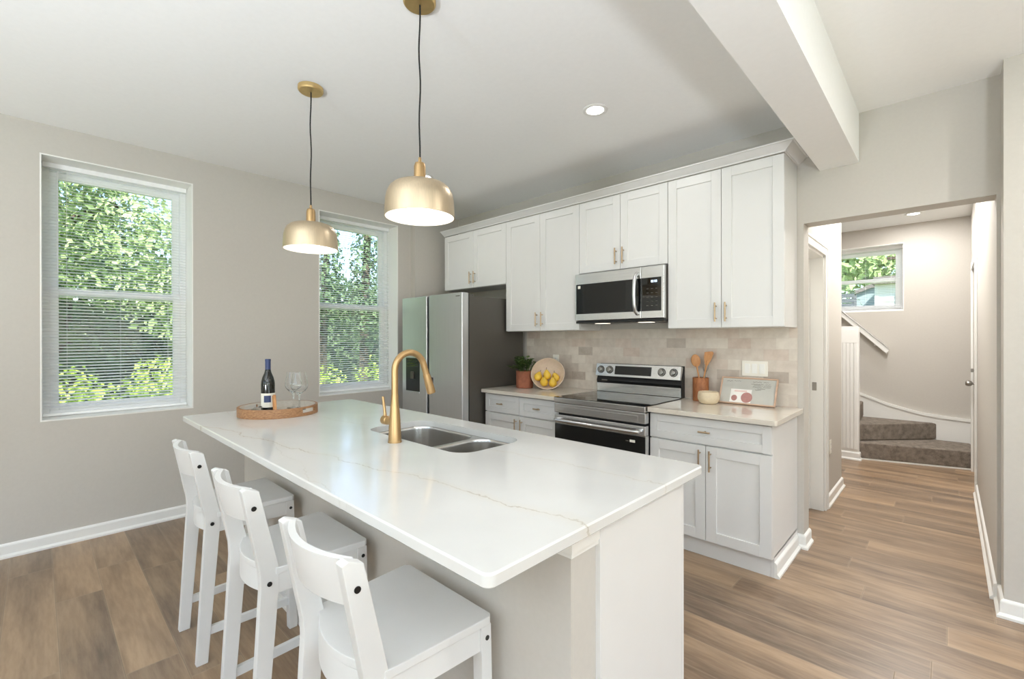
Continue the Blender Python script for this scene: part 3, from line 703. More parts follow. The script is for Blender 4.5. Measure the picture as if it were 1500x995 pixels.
# faucet
fx, fy = -.983, -2.366
fa = thing('faucet', 'brushed gold pull down faucet standing behind the sink', 'faucet', (fx, fy, HI))
m = MB(); m.lathe([(.029, 0), (.029, .004), (.027, .006), (.0255, .05), (.0235, .09), (.0195, .14), (.0165, .165), (.0155, .20), (0, .2)], 32); m.build('body', 'gold', fa)
pts = [(0, 0, .16), (0, 0, .2), (0, 0, .25), (0, 0, .302)]
rad = .075
for k in range(1, 17):
    a = R(162 * k / 16); pts.append((0, rad - rad * math.cos(a), .302 + rad * math.sin(a)))
pts += [(0, .155, .298), (0, .163, .273)]
m = MB(); m.tube(pts, .0142, 18); m.build('spout', 'gold', fa)
hp, hq = Vector((0, .161, .279)), Vector((0, .189, .192))
m = MB(); m.lathe_axis(hp, hq, [(.0155, 0), (.0165, .1), (.0185, .5), (.0195, .95), (.018, 1), (0, 1)], 24); sh = m.build('spray_head', 'gold', fa)
m = MB(); m.box(-.005, .005, .188, .197, .235, .262, .002); m.build('spray_button', 'black', sh)
m = MB(); m.lathe_axis(Vector((-.012, 0, .085)), Vector((-.088, 0, .085)), [(.0165, 0), (.0165, .55), (.019, .58), (.020, .95), (.0175, 1), (0, 1)], 24); hd = m.build('handle', 'gold', fa)
m = MB(); m.tube([(-.076, 0, .098), (-.08, -.001, .13), (-.092, -.002, .185)], [.0075, .0062, .0055], 12); m.build('lever', 'gold', hd)

# ------------------------------------------------------------------ stools
def make_stool(label):
    """local origin at the floor under the seat centre; +y faces the island"""
    o = thing('bar_stool', label, 'stool', (0, 0, 0), 0, 'white wooden stools along the island')
    # seat: rounded front corners, rear edge bowed backwards between the posts
    poly = [(.2, .172), (.188, .184), (-.188, .184), (-.2, .172), (-.18, -.125)]
    for k in range(13):
        t = -1 + 2 * k / 12; poly.append((.145 * t, -.128 - .042 * (1 - t * t)))
    poly.append((.18, -.125))
    m = MB(); m.prism(poly[::-1], .598, .620, lambda u, v, w: (u, v, w), 0, .003); m.build('seat', 'stool', o)
    m = MB()                                           # apron, curved at the rear
    for s in (-1, 1): m.bar((s * .165, -.125, .5665), (s * .182, .15, .5665), .018, .063, (0, 0, 1), .002)
    m.box(-.165, .165, .158, .176, .535, .598, .002)
    ap = []
    for k in range(13): t = -1 + 2 * k / 12; ap.append((.150 * t, -.128 - .040 * (1 - t * t)))
    m.prism(ap + [(x, y + .018) for x, y in ap[::-1]], .528, .598, lambda u, v, w: (u, v, w)); m.build('apron', 'stool', o)
    for s in (-1, 1):
        m = MB(); m.bar((s * .178, .163, .598), (s * .178, .178, 0), .036, .036, (0, 1, 0), .003); l = m.build('leg', 'stool', o)
        m = MB(); m.cyl((s * .194, .166, .565), (s * .1975, .166, .565), .0065, None, 14); m.build('screw_cap', 'screw', l)
        # rear leg: splayed shank, kinked at the seat, raked back post, one piece
        side = [(-.178 - .022, 0), (-.178 + .02, 0), (-.140 + .026, .56), (-.140 + .026, .62), (-.192 + .02, .875), (-.192 - .016, .89), (-.192 - .03, .884), (-.140 - .03, .61), (-.140 - .028, .565)]
        x0, x1 = (s * .163 - .015, s * .163 + .015)
        m = MB(); m.prism(side, x0, x1, lambda u, v, w: (w, u, v), 0, .003); l = m.build('leg', 'stool', o)
        for yy, zz in ((-.143, .575), (-.188, .825)):
            m = MB(); m.cyl((s * .177, yy, zz), (s * .1805, yy, zz), .0075, None, 14); m.build('screw_cap', 'screw', l)
        m = MB(); m.bar((s * .164, -.168, .128), (s * .178, .172, .128), .018, .034, (0, 0, 1), .002); m.build('stretcher', 'stool', o)
    m = MB(); m.bar((-.165, .173, .13), (.165, .173, .13), .018, .03, (0, 0, 1), .002); m.build('stretcher', 'stool', o)
    # top rail, bowed backwards, tilted with the posts
    b = bmesh.new(); rows = []
    for k in range(17):
        t = -1 + 2 * k / 16; bow = .040 * (1 - t * t); x = .152 * t
        row = []
        for zz, dy in ((.775, -.172), (.884, -.194)):
            row.append((x, dy - bow + .009, zz)); row.append((x, dy - bow - .009, zz))
        f1, b1, f2, b2 = row; rows.append([b.verts.new(p) for p in (f1, b1, b2, f2)])
    for A, B in zip(rows, rows[1:]):
        for i in range(4): b.faces.new((A[i], A[(i + 1) % 4], B[(i + 1) % 4], B[i]))
    b.faces.new(rows[0][::-1]); b.faces.new(rows[-1]); bmesh.ops.recalc_face_normals(b, faces=b.faces[:])
    m = MB(); m._merge(b); m.build('backrest', 'stool', o)
    return o
labels = ['white wooden bar stool nearest the open end of the island', 'white wooden bar stool in the middle of the island row', 'white wooden bar stool nearest the windows']
s0 = make_stool(labels[0])
for i, x in enumerate((-.363, -1.02, -1.70)):
    o = s0 if i == 0 else copy_tree(s0)
    o.location = (x, -2.762, 0); o['label'] = labels[i]

# ------------------------------------------------------------------ pendant lamps and downlights
def make_pendant(label):
    o = thing('pendant_lamp', label, 'lamp', (0, 0, 0), 0, 'pendant lamps over the island')
    H = 1.848 - ZC                                   # origin on the ceiling
    m = MB(); m.lathe([(0, 0), (.066, 0), (.066, -.018), (.060, -.025), (.012, -.026), (0, -.026)], 40); m.build('canopy', 'brasscap', o)
    m = MB(); rnd = random.Random(5); m.tube([(.0025 * math.sin(k * 1.1), .002 * math.cos(k * .8), -.025 + (H + .245 + .025) * k / 14) for k in range(15)], .0034, 8); m.build('cord', 'cord', o)
    m = MB(); m.lathe([(0, H + .245), (.006, H + .245), (.007, H + .228), (.0195, H + .222), (.0235, H + .208), (.0245, H + .14), (0, H + .14)], 28); m.build('socket', 'gold', o)
    prof = [(.142, H), (.1405, H + .03), (.138, H + .07), (.133, H + .095), (.122, H + .118), (.106, H + .132), (.085, H + .139), (.05, H + .143), (.02, H + .144)]
    m = MB(); m.lathe(prof + [(0, H + .144)], 64); sh_o = m
    b = sh_o.bm
    # open below: remove the bottom cap
    bmesh.ops.delete(b, geom=[f for f in b.faces if len(f.verts) > 10 and abs(f.calc_center_median().z - H) < .002], context='FACES_ONLY')
    shade = sh_o.build('shade', 'champagne', o)
    m = MB(); m.lathe([(r - .0035, z - (.0035 if r < .12 else 0)) for r, z in prof] + [(0, H + .1405)], 64, None, 0, False); b = m.bm
    for f in b.faces: f.normal_flip()
    m.build('shade_lining', 'shadein', shade)
    m = MB(); m.lathe([(.142, H), (.1385, H), (.1385, H + .001), (.142, H + .001)], 64, None, 0, False, True); m.build('rim', 'champagne', shade)
    m = MB(); m.blob((0, 0, H + .062), .058, .058, .056, 28, 18); m.lathe([(.014, H + .08), (.016, H + .1), (.016, H + .138)], 16); m.build('bulb', 'bulb', o)
    return o
p0 = make_pendant('gold dome pendant lamp nearest the viewer over the island')
p0.location = (-.857, -2.325, ZC); p1 = copy_tree(p0); p1.location = (-1.845, -2.36, ZC); p1['label'] = 'gold dome pendant lamp in front of the window, farther from the viewer'
def make_down(label, group=True):
    o = thing('downlight', label, 'ceiling light', (0, 0, 0), 0, 'recessed ceiling lights')
    m = MB(); m.lathe([(.052, -.001), (.075, -.001), (.075, -.004), (.07, -.006), (.056, -.007), (.052, -.005)], 40, None, 0, False, True); m.build('trim_ring', 'trim', o)
    m = MB(); m.lathe([(0, -.0005), (.053, -.0005), (.053, -.004), (0, -.004)], 40); m.build('lens', 'lens', o); return o
q0 = make_down('round recessed ceiling light shining in front of the upper cabinets')
for i, (x, y, z, lb, e) in enumerate(((-.845, -1.058, ZC, None, 4), (-2.543, -1.104, ZC, 'round recessed ceiling light partly behind the near pendant lamp', 4), (.431, 3.199, HALLZ, 'round recessed ceiling light above the stairs', 13),
        (.44, 1.0, HALLZ, 'unseen ceiling light added in the hall just behind the header', 20), (.44, 2.1, HALLZ, 'unseen ceiling light added in the middle of the hall', 30), (1.9, -1.1, ZR, 'unseen ceiling light added right of the hall opening', 26))):  # these three are unseen, added to brighten the hall and the right-hand floor
    q = q0 if i == 0 else copy_tree(q0); q.location = (x, y, z)
    if lb: q['label'] = lb
    lamp('downlight_lamp', 'AREA', (x, y, z - .012), e, (1, .98, .955), shape='DISK', size=.1)

# ------------------------------------------------------------------ things on the island
TX, TY = -2.135, -2.43
tr = thing('serving_tray', 'round wooden serving tray with cut out handles on the island', 'tray', (TX, TY, HI + .0005), R(-14))
m = MB(); m.lathe([(0, 0), (.205, 0), (.205, .012), (0, .012)], 72); m.build('base', 'palewood', tr)
m = MB(); b = bmesh.new(); N = 96; ri, ro_ = .198, .212; zs = (0, .016, .040, .050)
def hole(i): a = (i + .5) / N * 360; return min(abs((a - c + 180) % 360 - 180) for c in (45, 225)) < 14
vv = [[[b.verts.new((r * math.cos(2 * PI * i / N), r * math.sin(2 * PI * i / N), z)) for z in zs] for r in (ri, ro_)] for i in range(N)]
for i in range(N):
    j = (i + 1) % N
    for k in range(3):
        if k == 1 and hole(i): continue
        b.faces.new((vv[i][0][k], vv[j][0][k], vv[j][0][k + 1], vv[i][0][k + 1])).material_index = 1; b.faces.new((vv[i][1][k], vv[j][1][k], vv[j][1][k + 1], vv[i][1][k + 1]))
    for k in (0, 3): b.faces.new((vv[i][0][k], vv[j][0][k], vv[j][1][k], vv[i][1][k]))
    if hole(i):
        for k in (1, 2): b.faces.new((vv[i][0][k], vv[j][0][k], vv[j][1][k], vv[i][1][k]))
        if not hole(i - 1): b.faces.new((vv[i][0][1], vv[i][0][2], vv[i][1][2], vv[i][1][1]))
        if not hole(i + 1): b.faces.new((vv[j][0][1], vv[j][0][2], vv[j][1][2], vv[j][1][1]))
bmesh.ops.recalc_face_normals(b, faces=b.faces[:]); m._merge(b, None); m.build('side_wall', ['acacia', 'palewood'], tr)
TZ = HI + .0126
bt_ = thing('wine_bottle', 'dark wine bottle with white label on the tray', 'bottle', (-2.215, -2.462, TZ), R(-63))
m = MB(); m.lathe([(0, 0), (.034, 0), (.0375, .004), (.0375, .155), (.036, .172), (.030, .198), (.0185, .226), (.0148, .245), (.0142, .27), (0, .27)], 36); m.build('glass', 'bottle', bt_)
m = MB(); m.lathe([(.0150, .236), (.0150, .292), (.0158, .294), (.0158, .303), (.0145, .306), (0, .306)], 28); m.build('capsule', 'navy', bt_)
def arc_patch(r, a0, a1, z0, z1, n=16):
    b = bmesh.new(); A = [[b.verts.new((rr * math.cos(a0 + (a1 - a0) * i / n), rr * math.sin(a0 + (a1 - a0) * i / n), z)) for z in (z0, z1)] for rr in (r, r + .0005) for i in range(n + 1)]
    I, O = A[:n + 1], A[n + 1:]
    for i in range(n):
        b.faces.new((O[i][0], O[i + 1][0], O[i + 1][1], O[i][1])); b.faces.new((I[i][0], I[i][1], I[i + 1][1], I[i + 1][0]))
        for k in (0, 1): b.faces.new((I[i][k], O[i][k], O[i + 1][k], I[i + 1][k]))
    bmesh.ops.recalc_face_normals(b, faces=b.faces[:]); m = MB(); m._merge(b); return m
la = arc_patch(.0378, R(-30), R(140), .022, .105).build('label', 'label', bt_)
arc_patch(.0384, R(12), R(68), .052, .092).build('label_square', 'navy', la)
def make_glass(label, loc):
    o = thing('wine_glass', label, 'glass', loc, 0, 'wine glasses on the tray')
    m = MB(); m.lathe([(0, .006), (.005, .006), (.036, .002), (.037, .0), (0, 0)], 40); m.build('foot', 'crystal', o)
    m = MB(); m.lathe([(.006, .004), (.0042, .015), (.0038, .05), (.0042, .078), (.008, .092)], 20); m.build('stem', 'crystal', o)
    m = MB(); m.lathe([(0, .089), (.012, .092), (.030, .108), (.045, .128), (.0485, .142), (.047, .155), (.036, .222), (.0352, .222), (.0462, .155), (.0477, .142), (.044, .129), (.029, .110), (0, .095)], 48); m.build('bowl', 'crystal', o); return o
g0 = make_glass('clear stemmed wine glass on the tray, left of the two', (-2.216, -2.316, TZ))
g1 = copy_tree(g0); g1.location = (-2.118, -2.318, TZ); g1['label'] = 'clear stemmed wine glass on the tray, right of the two'
cs = thing('corkscrew', 'small metal corkscrew lying at the foot of the wine bottle', 'corkscrew', (-2.165, -2.525, TZ), R(35))
m = MB(); m.tube([(-.06, 0, .009), (-.03, .004, .011), (0, 0, .010), (.03, -.004, .010)], .006, 10); m.build('handle', 'nickel', cs)
m = MB(); m.tube([(.03 + .045 * k / 40, .004 * math.cos(k * .9), .010 + .004 * math.sin(k * .9)) for k in range(41)], .0016, 6); m.build('worm', 'nickel', cs)
m = MB(); m.tube([(-.055, 0, .012), (-.05, .02, .02), (-.03, .035, .026), (-.01, .03, .03)], .004, 8); m.build('lever', 'nickel', cs)
wp = thing('bottle_stopper', 'small wooden stick leaning against the wine bottle', 'stick', (0, 0, 0))
m = MB(); m.bar((-2.118, -2.456, TZ + .0095), (-2.158, -2.448, TZ + .094), .024, .016, (0, 1, 0), .004); m.build('stick', 'spoon', wp)

# ------------------------------------------------------------------ things on the worktops
pp = thing('potted_herb', 'leafy green herb in a terracotta pot beside the refrigerator', 'plant', (-2.115, -.30, HC + .0005))
m = MB(); m.lathe([(0, 0), (.072, 0), (.077, .006), (.078, .06), (.077, .062), (.078, .064), (.080, .15), (.078, .156), (.070, .156), (.068, .13), (0, .13)], 40); m.build('pot', 'terracotta', pp)
MB().lathe([(0, .132), (.067, .132), (.067, .136), (0, .140)], 32).build('soil', 'soil', pp)
def leaf_verts(b, c, n, up, L, Wd, curl=.25):
    n = Vector(n).normalized(); t = Vector(up); t = (t - n * t.dot(n))
    if t.length < 1e-3: t = n.orthogonal()
    t.normalize(); s = n.cross(t); c = Vector(c)
    P_ = [c, c + t * L * .35 + s * Wd * .5 + n * curl * Wd * .3, c + t * L * .75 + s * Wd * .36, c + t * L - n * curl * L * .3, c + t * L * .75 - s * Wd * .36, c + t * L * .35 - s * Wd * .5 + n * curl * Wd * .3]
    b.faces.new([b.verts.new(p) for p in P_])
rnd = random.Random(11); b = bmesh.new(); stm = MB()
for k in range(34):
    a = rnd.uniform(0, 2 * PI); rr = .145 * math.sqrt(rnd.random()); h = .165 + .125 * (1 - (rr / .165) ** 2) * rnd.uniform(.55, 1.05)
    tip = Vector((rr * math.cos(a), rr * math.sin(a), h + .008)); root = Vector((tip.x * .45, tip.y * .45, .134)); stm.tube([root, (root + tip) / 2 + Vector((0, 0, .01)), tip], .0016, 5)
    if tip.x > .06 and tip.y > -.06: continue
    for j in range(11):
        t = rnd.uniform(.5, 1); p = root.lerp(tip, t); aa = rnd.uniform(0, 2 * PI); d = Vector((math.cos(aa), math.sin(aa), rnd.uniform(-.1, .7)))
        leaf_verts(b, p, (-d.x * .4 + rnd.uniform(-.3, .3), -d.y * .4, 1), d, rnd.uniform(.032, .052), rnd.uniform(.022, .034))
m = MB(); m._merge(b); m.build('leaves', 'herb', pp); stm.build('stems', 'herb', pp)

# leaning bowl of pears
BC = Vector((-1.888, -.243, 1.0405)); BR_ = .152
nrm = Vector((.5, -.76, .45)).normalized()
Mb = nrm.to_track_quat('Z', 'Y').to_matrix().to_4x4(); Mb.translation = BC
bw = thing('fruit_bowl', 'wide beige bowl propped upright against the backsplash', 'bowl', (0, 0, 0))
prof_o = [(0, -.098), (.05, -.097), (.09, -.084), (.12, -.055), (.146, -.02), (BR_, 0)]; prof_i = [(BR_ - .005, .001), (.139, -.02), (.116, -.052), (.085, -.077), (.048, -.088), (0, -.089)]
m = MB(); m.lathe(prof_o + prof_i, 56, Mb, 0, False); m.build('shell', 'beigebowl', bw)
side = nrm.cross(Vector((0, 0, 1))).normalized(); upb = side.cross(nrm).normalized()
def make_pear(label, loc, rot, sc=1):
    o = thing('pear', label, 'pear', loc, 0, 'yellow pears in the bowl'); o.rotation_euler = rot; o.scale = (sc,) * 3
    m = MB(); m.lathe([(0, -.033), (.012, -.032), (.026, -.024), (.033, -.008), (.032, .006), (.026, .02), (.017, .034), (.011, .043), (.006, .047), (0, .046)], 24); m.build('flesh', 'pear', o)
    m = MB(); m.tube([(0, 0, .044), (.001, 0, .055), (.005, 0, .066)], [.0018, .0016, .0022], 7); m.build('stem', 'stem', o); return o
pr = make_pear('yellow pear at the bottom left of the bowl', (0, 0, 0), (0, 0, 0))
for i, (sx, sz, dn, rot, lb) in enumerate(((-.046, -.088, .004, (R(20), R(10), .3), None), (.032, -.085, .008, (R(25), R(-14), 1), 'yellow pear at the bottom centre of the bowl'), (.09, -.030, -.004, (R(10), R(34), 2), 'yellow pear at the right side of the bowl'),
        (.008, -.020, .006, (R(8), R(-6), .5), 'yellow pear on top of the heap in the bowl'), (-.066, -.030, -.022, (R(18), R(-26), 1.2), 'yellow pear at the left, behind the others in the bowl'))):
    q = pr if i == 0 else copy_tree(pr); q.location = BC + side * sx + upb * (sz + .012) + nrm * (dn - .035); q.rotation_euler = rot; q.scale = (1.1,) * 3
    if lb: q['label'] = lb

ck_ = thing('utensil_crock', 'round brown wooden utensil crock beside the range', 'crock', (-.592, -.078, HC + .0005))
m = MB(); m.lathe([(0, 0), (.053, 0), (.055, .003), (.055, .166), (.053, .168), (.046, .168), (.045, .03), (0, .03)], 40); m.build('vessel', 'crock', ck_)
def spoon(label, base, tip, face, L, kind):
    o = thing('cooking_spoon' if kind != 'whisk' else 'whisk', label, 'utensil', (0, 0, 0), 0, 'utensils in the crock'); base = Vector(base); tip = Vector(tip); d = (tip - base).normalized()
    if kind == 'whisk':
        MB().lathe_axis(base, base + d * .17, [(.006, 0), (.0075, .5), (.006, 1), (0, 1)], 14).build('handle', 'nickel', o)
        s0_ = d.cross(Vector((0, 1, 0))).normalized(); s1_ = d.cross(s0_)
        m = MB()
        for k in range(6):
            a = PI * k / 6; sd = s0_ * math.cos(a) + s1_ * math.sin(a)
            m.tube([base + d * (.165 + .105 * t) + sd * (.02 * math.sin(PI * t) * (1 if True else 0)) for t in [q / 10 for q in range(11)]], .0009, 5)
            m.tube([base + d * (.165 + .105 * t) - sd * (.02 * math.sin(PI * t)) for t in [q / 10 for q in range(11)]], .0009, 5)
        m.build('wires', 'nickel', o); return o
    MB().tube([base, base.lerp(tip, .5), base.lerp(tip, .82)], [.006, .0055, .006], 10).build('handle', 'spoon', o)
    n = Vector(face); s_ = d.cross(n).normalized(); n = s_.cross(d)
    rot = Matrix((s_, d, n)).transposed().to_4x4(); rot.translation = base.lerp(tip, .88)
    m = MB()
    if kind == 'spoon': m.blob((0, 0, 0), .032, .046, .008, 24, 14, 0, None)
    else: m.prism([(-.010, -.055), (.010, -.055), (.026, .0), (.032, .042), (.022, .052), (-.028, .038), (-.027, 0)], -.003, .003, lambda u, v, w: (u, v, w), 0, .002)
    bmesh.ops.transform(m.bm, matrix=rot, verts=m.bm.verts[:]); m.build('head', 'spoon', o); return o
spoon('wooden spoon with a round head in the crock, leaning left', (-.576, -.085, HC + .033), (-.630, -.09, 1.225), (.3, -1, .1), .3, 'spoon')
spoon('wooden spatula in the crock, leaning right', (-.598, -.070, HC + .033), (-.530, -.088, 1.25), (.3, -1, .1), .3, 'spatula')
spoon('metal whisk standing upright in the crock', (-.580, -.062, HC + .033), (-.556, -.055, 1.25), (0, -1, 0), .3, 'whisk')
sb = thing('small_bowl', 'small cream stoneware bowl in front of the crock', 'bowl', (-.492, -.197, HC + .0005))
m = MB(); m.lathe([(0, 0), (.045, 0), (.058, .008), (.069, .03), (.071, .05), (.066, .078), (.063, .082), (.060, .078), (.064, .05), (.060, .028), (.04, .012), (0, .010)], 48); m.build('shell', 'stone', sb)
# leaning framed print
fw_ = .356; fh = .194
fp = thing('framed_print', 'pink framed recipe print leaning on the backsplash', 'picture frame', (-.456, -.1235, HC + .0078)); fp.rotation_euler = (R(-26), 0, R(-.5))
m = MB(); t = .009; m.box(0, t, 0, .016, 0, fh, .001); m.box(fw_ - t, fw_, 0, .016, 0, fh, .001); m.box(t, fw_ - t, 0, .016, fh - t, fh, .001); m.box(t, fw_ - t, 0, .016, 0, t, .001); m.build('frame', 'framewood', fp)
bd = MB().box(t - .001, fw_ - t + .001, .006, .011, t - .001, fh - t + .001).build('board', 'board', fp, smooth=False)
MB().box(.072, .205, .0050, .0062, .012, .108).build('card', 'paper', bd)
m = MB(); m.blob((0, 0, 0), .036, .0006, .037, 28, 10); q = m.build('pink_shape', 'pinkprint', bd); q.location = (.178, .0046, .05)
m = MB(); m.blob((0, 0, 0), .019, .0006, .021, 24, 10); q = m.build('pink_shape', 'pinkprint', bd); q.location = (.100, .0046, .043)
m = MB(); m.box(.095, .175, .0046, .0052, .088, .100); m.build('blush_band', 'blush', bd)
m = MB(); rnd = random.Random(4)
def scribble(x0, x1, z, amp, step=.0045):
    x = x0; p = []
    while x < x1: p.append((x, .0056, z + rnd.uniform(-amp, amp))); x += step * rnd.uniform(.6, 1.3)
    if len(p) > 2: m = MB(); m.tube(p, .0009, 5); m.build('lettering', 'ink', bd)
scribble(.035, .075, .165, .004); scribble(.085, .128, .166, .005)
scribble(.205, .262, .166, .0035); scribble(.27, .305, .166, .003)
for zz, xa, xb in ((.150, .195, .275), (.150, .283, .315), (.140, .212, .268), (.140, .275, .318), (.130, .207, .262), (.130, .27, .316), (.119, .236, .285), (.109, .225, .262)): scribble(xa, xb, zz, .0025, .003)
# outlets and switches
def plate(name, label, loc, rz, w, h, kinds, cat):
    o = thing(name, label, cat, loc, rz); m = MB(); m.box(-w / 2, w / 2, -.006, 0, -h / 2, h / 2, .002); m.build('plate', 'plate', o)
    n = len(kinds)
    for k, kd in enumerate(kinds):
        x = (k - (n - 1) / 2) * .046
        if kd == 'r': MB().box(x - .0165, x + .0165, -.0095, -.005, -.033, .033, .0015).build('rocker', 'trim', o)
        else:
            for z in (-.02, .02):
                q = MB().box(x - .0165, x + .0165, -.008, -.005, z - .0135, z + .0135, .003).build('socket', 'trim', o)
                m = MB()
                for dx in (-.006, .006): m.box(x + dx - .001, x + dx + .001, -.0084, -.0078, z - .003, z + .006)
                m.build('slot', 'black', q)
    return o
plate('light_switch', 'triple white light switch on the tile backsplash', (-.25, -.0112, 1.144), 0, .162, .104, 'rrr', 'switch')
plate('wall_outlet', 'white outlet on the backsplash behind the pear bowl', (-1.975, -.0112, 1.145), 0, .07, .112, 'o', 'outlet')
plate('wall_outlet', 'white outlet low on the hall wall beyond the doorway', (HLX + .0002, 1.10, .46), R(90), .07, .112, 'o', 'outlet')

# ------------------------------------------------------------------ outdoors
struct('ground', MB().box(-60, 60, -60, 90, -.9, -.6), 'grass', None, 'green lawn outside the windows', 'ground', smooth=False)
def foliage(blobs, dens, size, seed, shell=.5):
    """leaf quads scattered in the outer shell of every ellipsoid (cx, cy, cz, rx, ry, rz)"""
    rnd = random.Random(seed); vs = []; fs = []
    for cx, cy, cz, rx, ry, rz in blobs:
        area = 4 * PI * ((rx * ry) ** 1.6 / 3 + (rx * rz) ** 1.6 / 3 + (ry * rz) ** 1.6 / 3) ** (1 / 1.6)
        for _ in range(int(area * dens)):
            d = Vector((rnd.gauss(0, 1), rnd.gauss(0, 1), rnd.gauss(0, 1))).normalized(); k = 1 - shell * rnd.random() ** 1.5
            k *= 1 + .12 * math.sin(d.x * 9 + cx) * math.sin(d.y * 8 + cy) + .08 * math.sin(d.z * 13 + seed)
            p = Vector((cx + d.x * rx * k, cy + d.y * ry * k, cz + d.z * rz * k))
            n = (d + Vector((rnd.gauss(0, .6), rnd.gauss(0, .6), rnd.gauss(.3, .6)))).normalized()
            t = n.orthogonal(); t.rotate(Matrix.Rotation(rnd.uniform(0, 2 * PI), 3, n)); s = n.cross(t); L = size * rnd.uniform(.6, 1.3); w = L * .55; i = len(vs)
            vs += [p - t * L * .5, p + s * w * .5 + n * w * .12, p + t * L * .5, p - s * w * .5 + n * w * .12]; fs.append((i, i + 1, i + 2, i + 3))
    me = bpy.data.meshes.new('leaves'); me.from_pydata([tuple(v) for v in vs], [], fs); return me
def plant(name, label, cat, group, blobs, mat, dens, size, seed, trunks=(), loc=(0, 0, 0), shell=.5):
    o = thing(name, label, cat, loc, 0, group); x0, y0, z0 = loc
    me = foliage([(b_[0] - x0, b_[1] - y0, b_[2] - z0, *b_[3:]) for b_ in blobs], dens, size, seed, shell); me.materials.append(M[mat])
    l = bpy.data.objects.new('foliage', me); COL.objects.link(l); l.parent = o
    if trunks:
        m = MB()
        for pts_, r in trunks: m.tube([(p[0] - x0, p[1] - y0, p[2] - z0) for p in pts_], [r * (1 - .5 * i / len(pts_)) for i in range(len(pts_))], 8)
        m.build('trunk', 'bark', o)
    return o
G = -.6
plant('tree', 'broad bright green tree filling the left window', 'tree', 'trees outside the kitchen windows',
      [(-10.5, -5.6, 3.9, 1.8, 2.2, 2.0), (-10.2, -3.6, 4.2, 1.5, 1.5, 1.6), (-10.4, -4.3, 2.7, 1.4, 1.8, .9), (-10.2, -2.3, 3.0, 1.2, 1.25, 1.15), (-10.4, -4.3, 5.8, 1.2, 1.3, .8), (-9.7, -1.3, 2.0, .9, .95, .8)], 'leaf', 190, .10, 21, [([(-10.6, -4.4, G), (-10.5, -4.3, 1.5), (-10.4, -4.2, 3.5)], .22), ([(-10.5, -4.3, 1.6), (-10.3, -3.0, 3.4), (-10.2, -2.4, 3.8)], .12)], (-10.6, -4.4, G))
plant('tree', 'vine wrapped tree with upright stems in the right window', 'tree', 'trees outside the kitchen windows',
      [(-10.0, 2.35, 3.0, .42, .40, 1.5), (-10.1, 1.35, 3.0, .5, .5, 1.25), (-10.1, 1.0, 2.3, .9, 1.0, .85), (-9.9, 2.3, 1.9, .9, 1.0, .75), (-10.2, 3.4, 1.9, .9, .8, .9)], 'leafdark', 170, .09, 22,
      [([(-10.0, 2.3, G), (-10.0, 2.35, 2), (-10.0, 2.45, 4.45)], .13), ([(-10.1, 1.3, G), (-10.1, 1.35, 2), (-10.1, 1.45, 4.2)], .1), ([(-10.0, 2.4, 3.1), (-10.0, 2.75, 3.5), (-10.0, 2.85, 4.1)], .04)], (-10, 2.3, G))
plant('tree', 'dark shaded tree farther back behind the bright shrubs', 'tree', 'trees outside the kitchen windows',
      [(-14, -7, 2.2, 1.6, 2.6, 3.0), (-14.2, -3.2, 1.8, 1.6, 2.6, 2.8), (-14, .6, 1.3, 1.6, 2.4, 2.2), (-14, 4.2, 1.2, 1.6, 2.4, 2.2), (-14, 7, 1.4, 1.6, 2.2, 2.4)], 'leafdark', 120, .17, 23, [([(-14, -3, G), (-14, -3, 3)], .2)], (-14, -3, G))  # the darker leaf colour stands in for shade beneath the canopies
plant('hedge', 'dense dark hedge closing the view far behind the trees', 'hedge', None, [(-18, y, .7, 1.0, 2.2, 1.9) for y in (-12, -9, -6, -3, 0, 3, 6, 9, 12)], 'leafdark', 60, .24, 31, (), (-18, 0, G))
for i, (x, y, h, r) in enumerate(((-7.2, -4.1, .95, .5), (-6.8, -3.15, 1.04, .5), (-7.2, -2.2, 1.14, .5), (-6.8, -1.1, 1.0, .5), (-6.9, -.1, .98, .5), (-6.8, .9, 1.0, .5), (-6.9, 1.9, .98, .5),
        (-5.6, -3.7, .8, .5), (-5.6, -2.72, .94, .5), (-5.5, -.6, .76, .5), (-5.5, .4, .8, .5))):
    lw = y < -1.5; fr_ = x > -6
    plant('shrub', ('low lime green shrub closest to the left window' if fr_ else 'lime green shrub farther out below the left window') if lw else ('low lime green shrub closest to the right window' if fr_ else 'lime green shrub farther out below the right window'),
          'shrub', ('near' if fr_ else 'far') + (' lime shrubs outside the left window' if lw else ' lime shrubs outside the right window'),
          [(x, y, h - .55, .58, r * .84, .55), (x, y, h - .95, .58, r * .84, .6)], 'leaflime', 230, .065, 40 + i, (), (x, y, G))
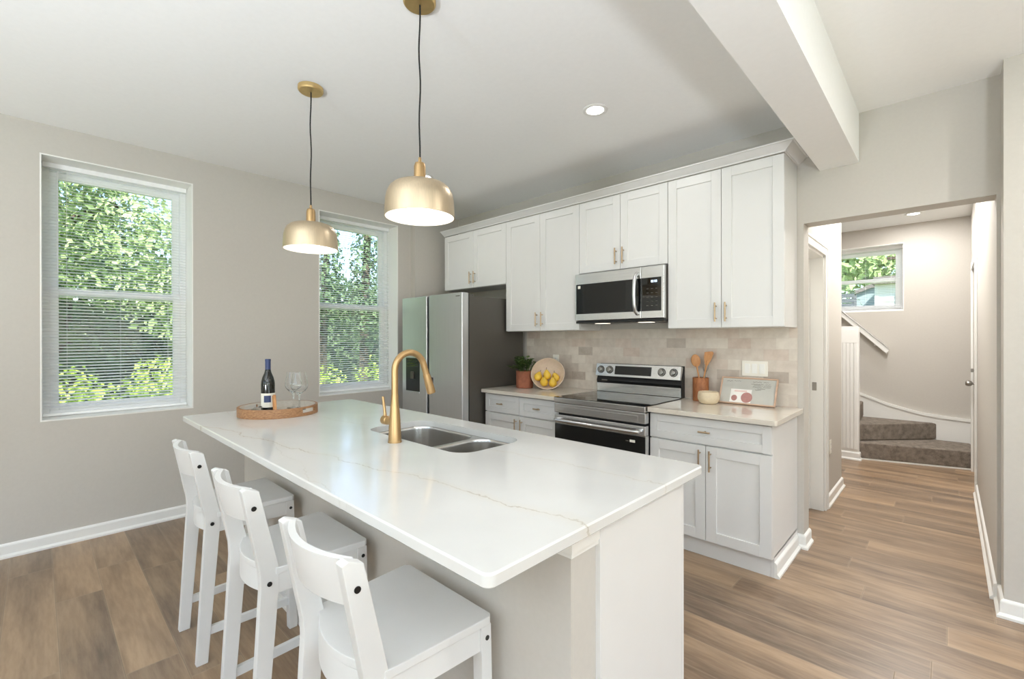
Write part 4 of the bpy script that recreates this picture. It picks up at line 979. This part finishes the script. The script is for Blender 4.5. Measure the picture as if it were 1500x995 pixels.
# seen from the stairwell window
plant('tree', 'light green tree beyond the stairwell window', 'tree', 'trees behind the stairwell window', [(-4.0, 21, 5.4, 2.3, 1.4, 1.8), (-2.3, 21, 4.4, 1.4, 1.2, 1.15), (-1.0, 21.5, 4.2, 1.5, 1.2, .7), (-4.4, 20, 3.6, 1.6, 1.2, 1.3)], 'leaf', 42, .26, 61, [([(-3.4, 21, G), (-3.4, 21, 5)], .25)], (-3.4, 21, G))
plant('shrub', 'dark bush beside the grey shed', 'shrub', None, [(-1.75, 12.6, 2.2, .62, .5, .85), (-2.3, 12.6, 1.8, .8, .5, 1.2), (-1.9, 12.6, .3, .7, .5, .95)], 'leafdark', 90, .13, 62, (), (-1.9, 12.6, G))
sd_ = thing('grey_shed', 'pale grey shed seen through the stairwell window', 'shed', (-.98, 15.5, G)); m = MB(); m.box(-.55, .1, 0, 1.2, 0, 3.62); m.build('wall', 'sidinggrey', sd_, smooth=False)
MB().prism([(-.75, 3.45), (-.1, 3.75), (.1, 3.75), (.1, 3.62), (-.1, 3.62), (-.72, 3.36)], -.1, 1.3, lambda u, v, w: (u, w, v)).build('roof', 'roofing', sd_, smooth=False)
hs = thing('white_house', 'white sided house seen through the stairwell window', 'house', (-.78, 13.2, G))
m = MB()
for k in range(27): m.prism([(0, k * .13), (-.018, k * .13), (-.002, k * .13 + .13), (0, k * .13 + .13)], 0, 3, lambda u, v, w: (w, u, v))
m.box(0, 3, .0, 2, 0, 3.51); m.build('siding', 'sidingwhite', hs, smooth=False)
m = MB(); m.box(-.10, 3.1, -.2, 2.2, 3.50, 3.62); m.prism([(-.2, 3.62), (2.2, 3.62), (1, 4.0)], -.1, 3.1, lambda u, v, w: (w, u, v)) if False else m.box(-.06, 3.06, -.14, 2.1, 3.62, 3.70); m.build('roof', 'roofing', hs, smooth=False)
m = MB(); m.box(.42, .75, -.035, .02, 2.5, 3.2); m.build('window', 'fence', hs, smooth=False)
m = MB(); m.box(-.04, .03, -.035, .0, 0, 3.5); m.build('corner_board', 'sidingwhite', hs, smooth=False)
fn = thing('garden_fence', 'dark slatted garden fence low in the stairwell window', 'fence', (-2.6, 11.6, G)); m = MB()
for k in range(24): m.box(0, 1.5, 0, .03, .05 + k * .13, .16 + k * .13)
m.build('boards', 'fence', fn, smooth=False); m = MB(); m.box(1.44, 1.54, .03, .13, 0, 3.1); m.build('post', 'fence', fn, smooth=False)
up = thing('utility_pole', 'pale utility pole standing behind the white house', 'pole', (-.56, 17.2, G)); m = MB(); m.cyl((0, 0, 0), (0, 0, 5.0), .06, .05, 10); m.build('post', 'sidingwhite', up)
m = MB(); m.box(-.3, .3, -.05, .05, 4.7, 4.8); m.build('crossarm', 'bark', up)
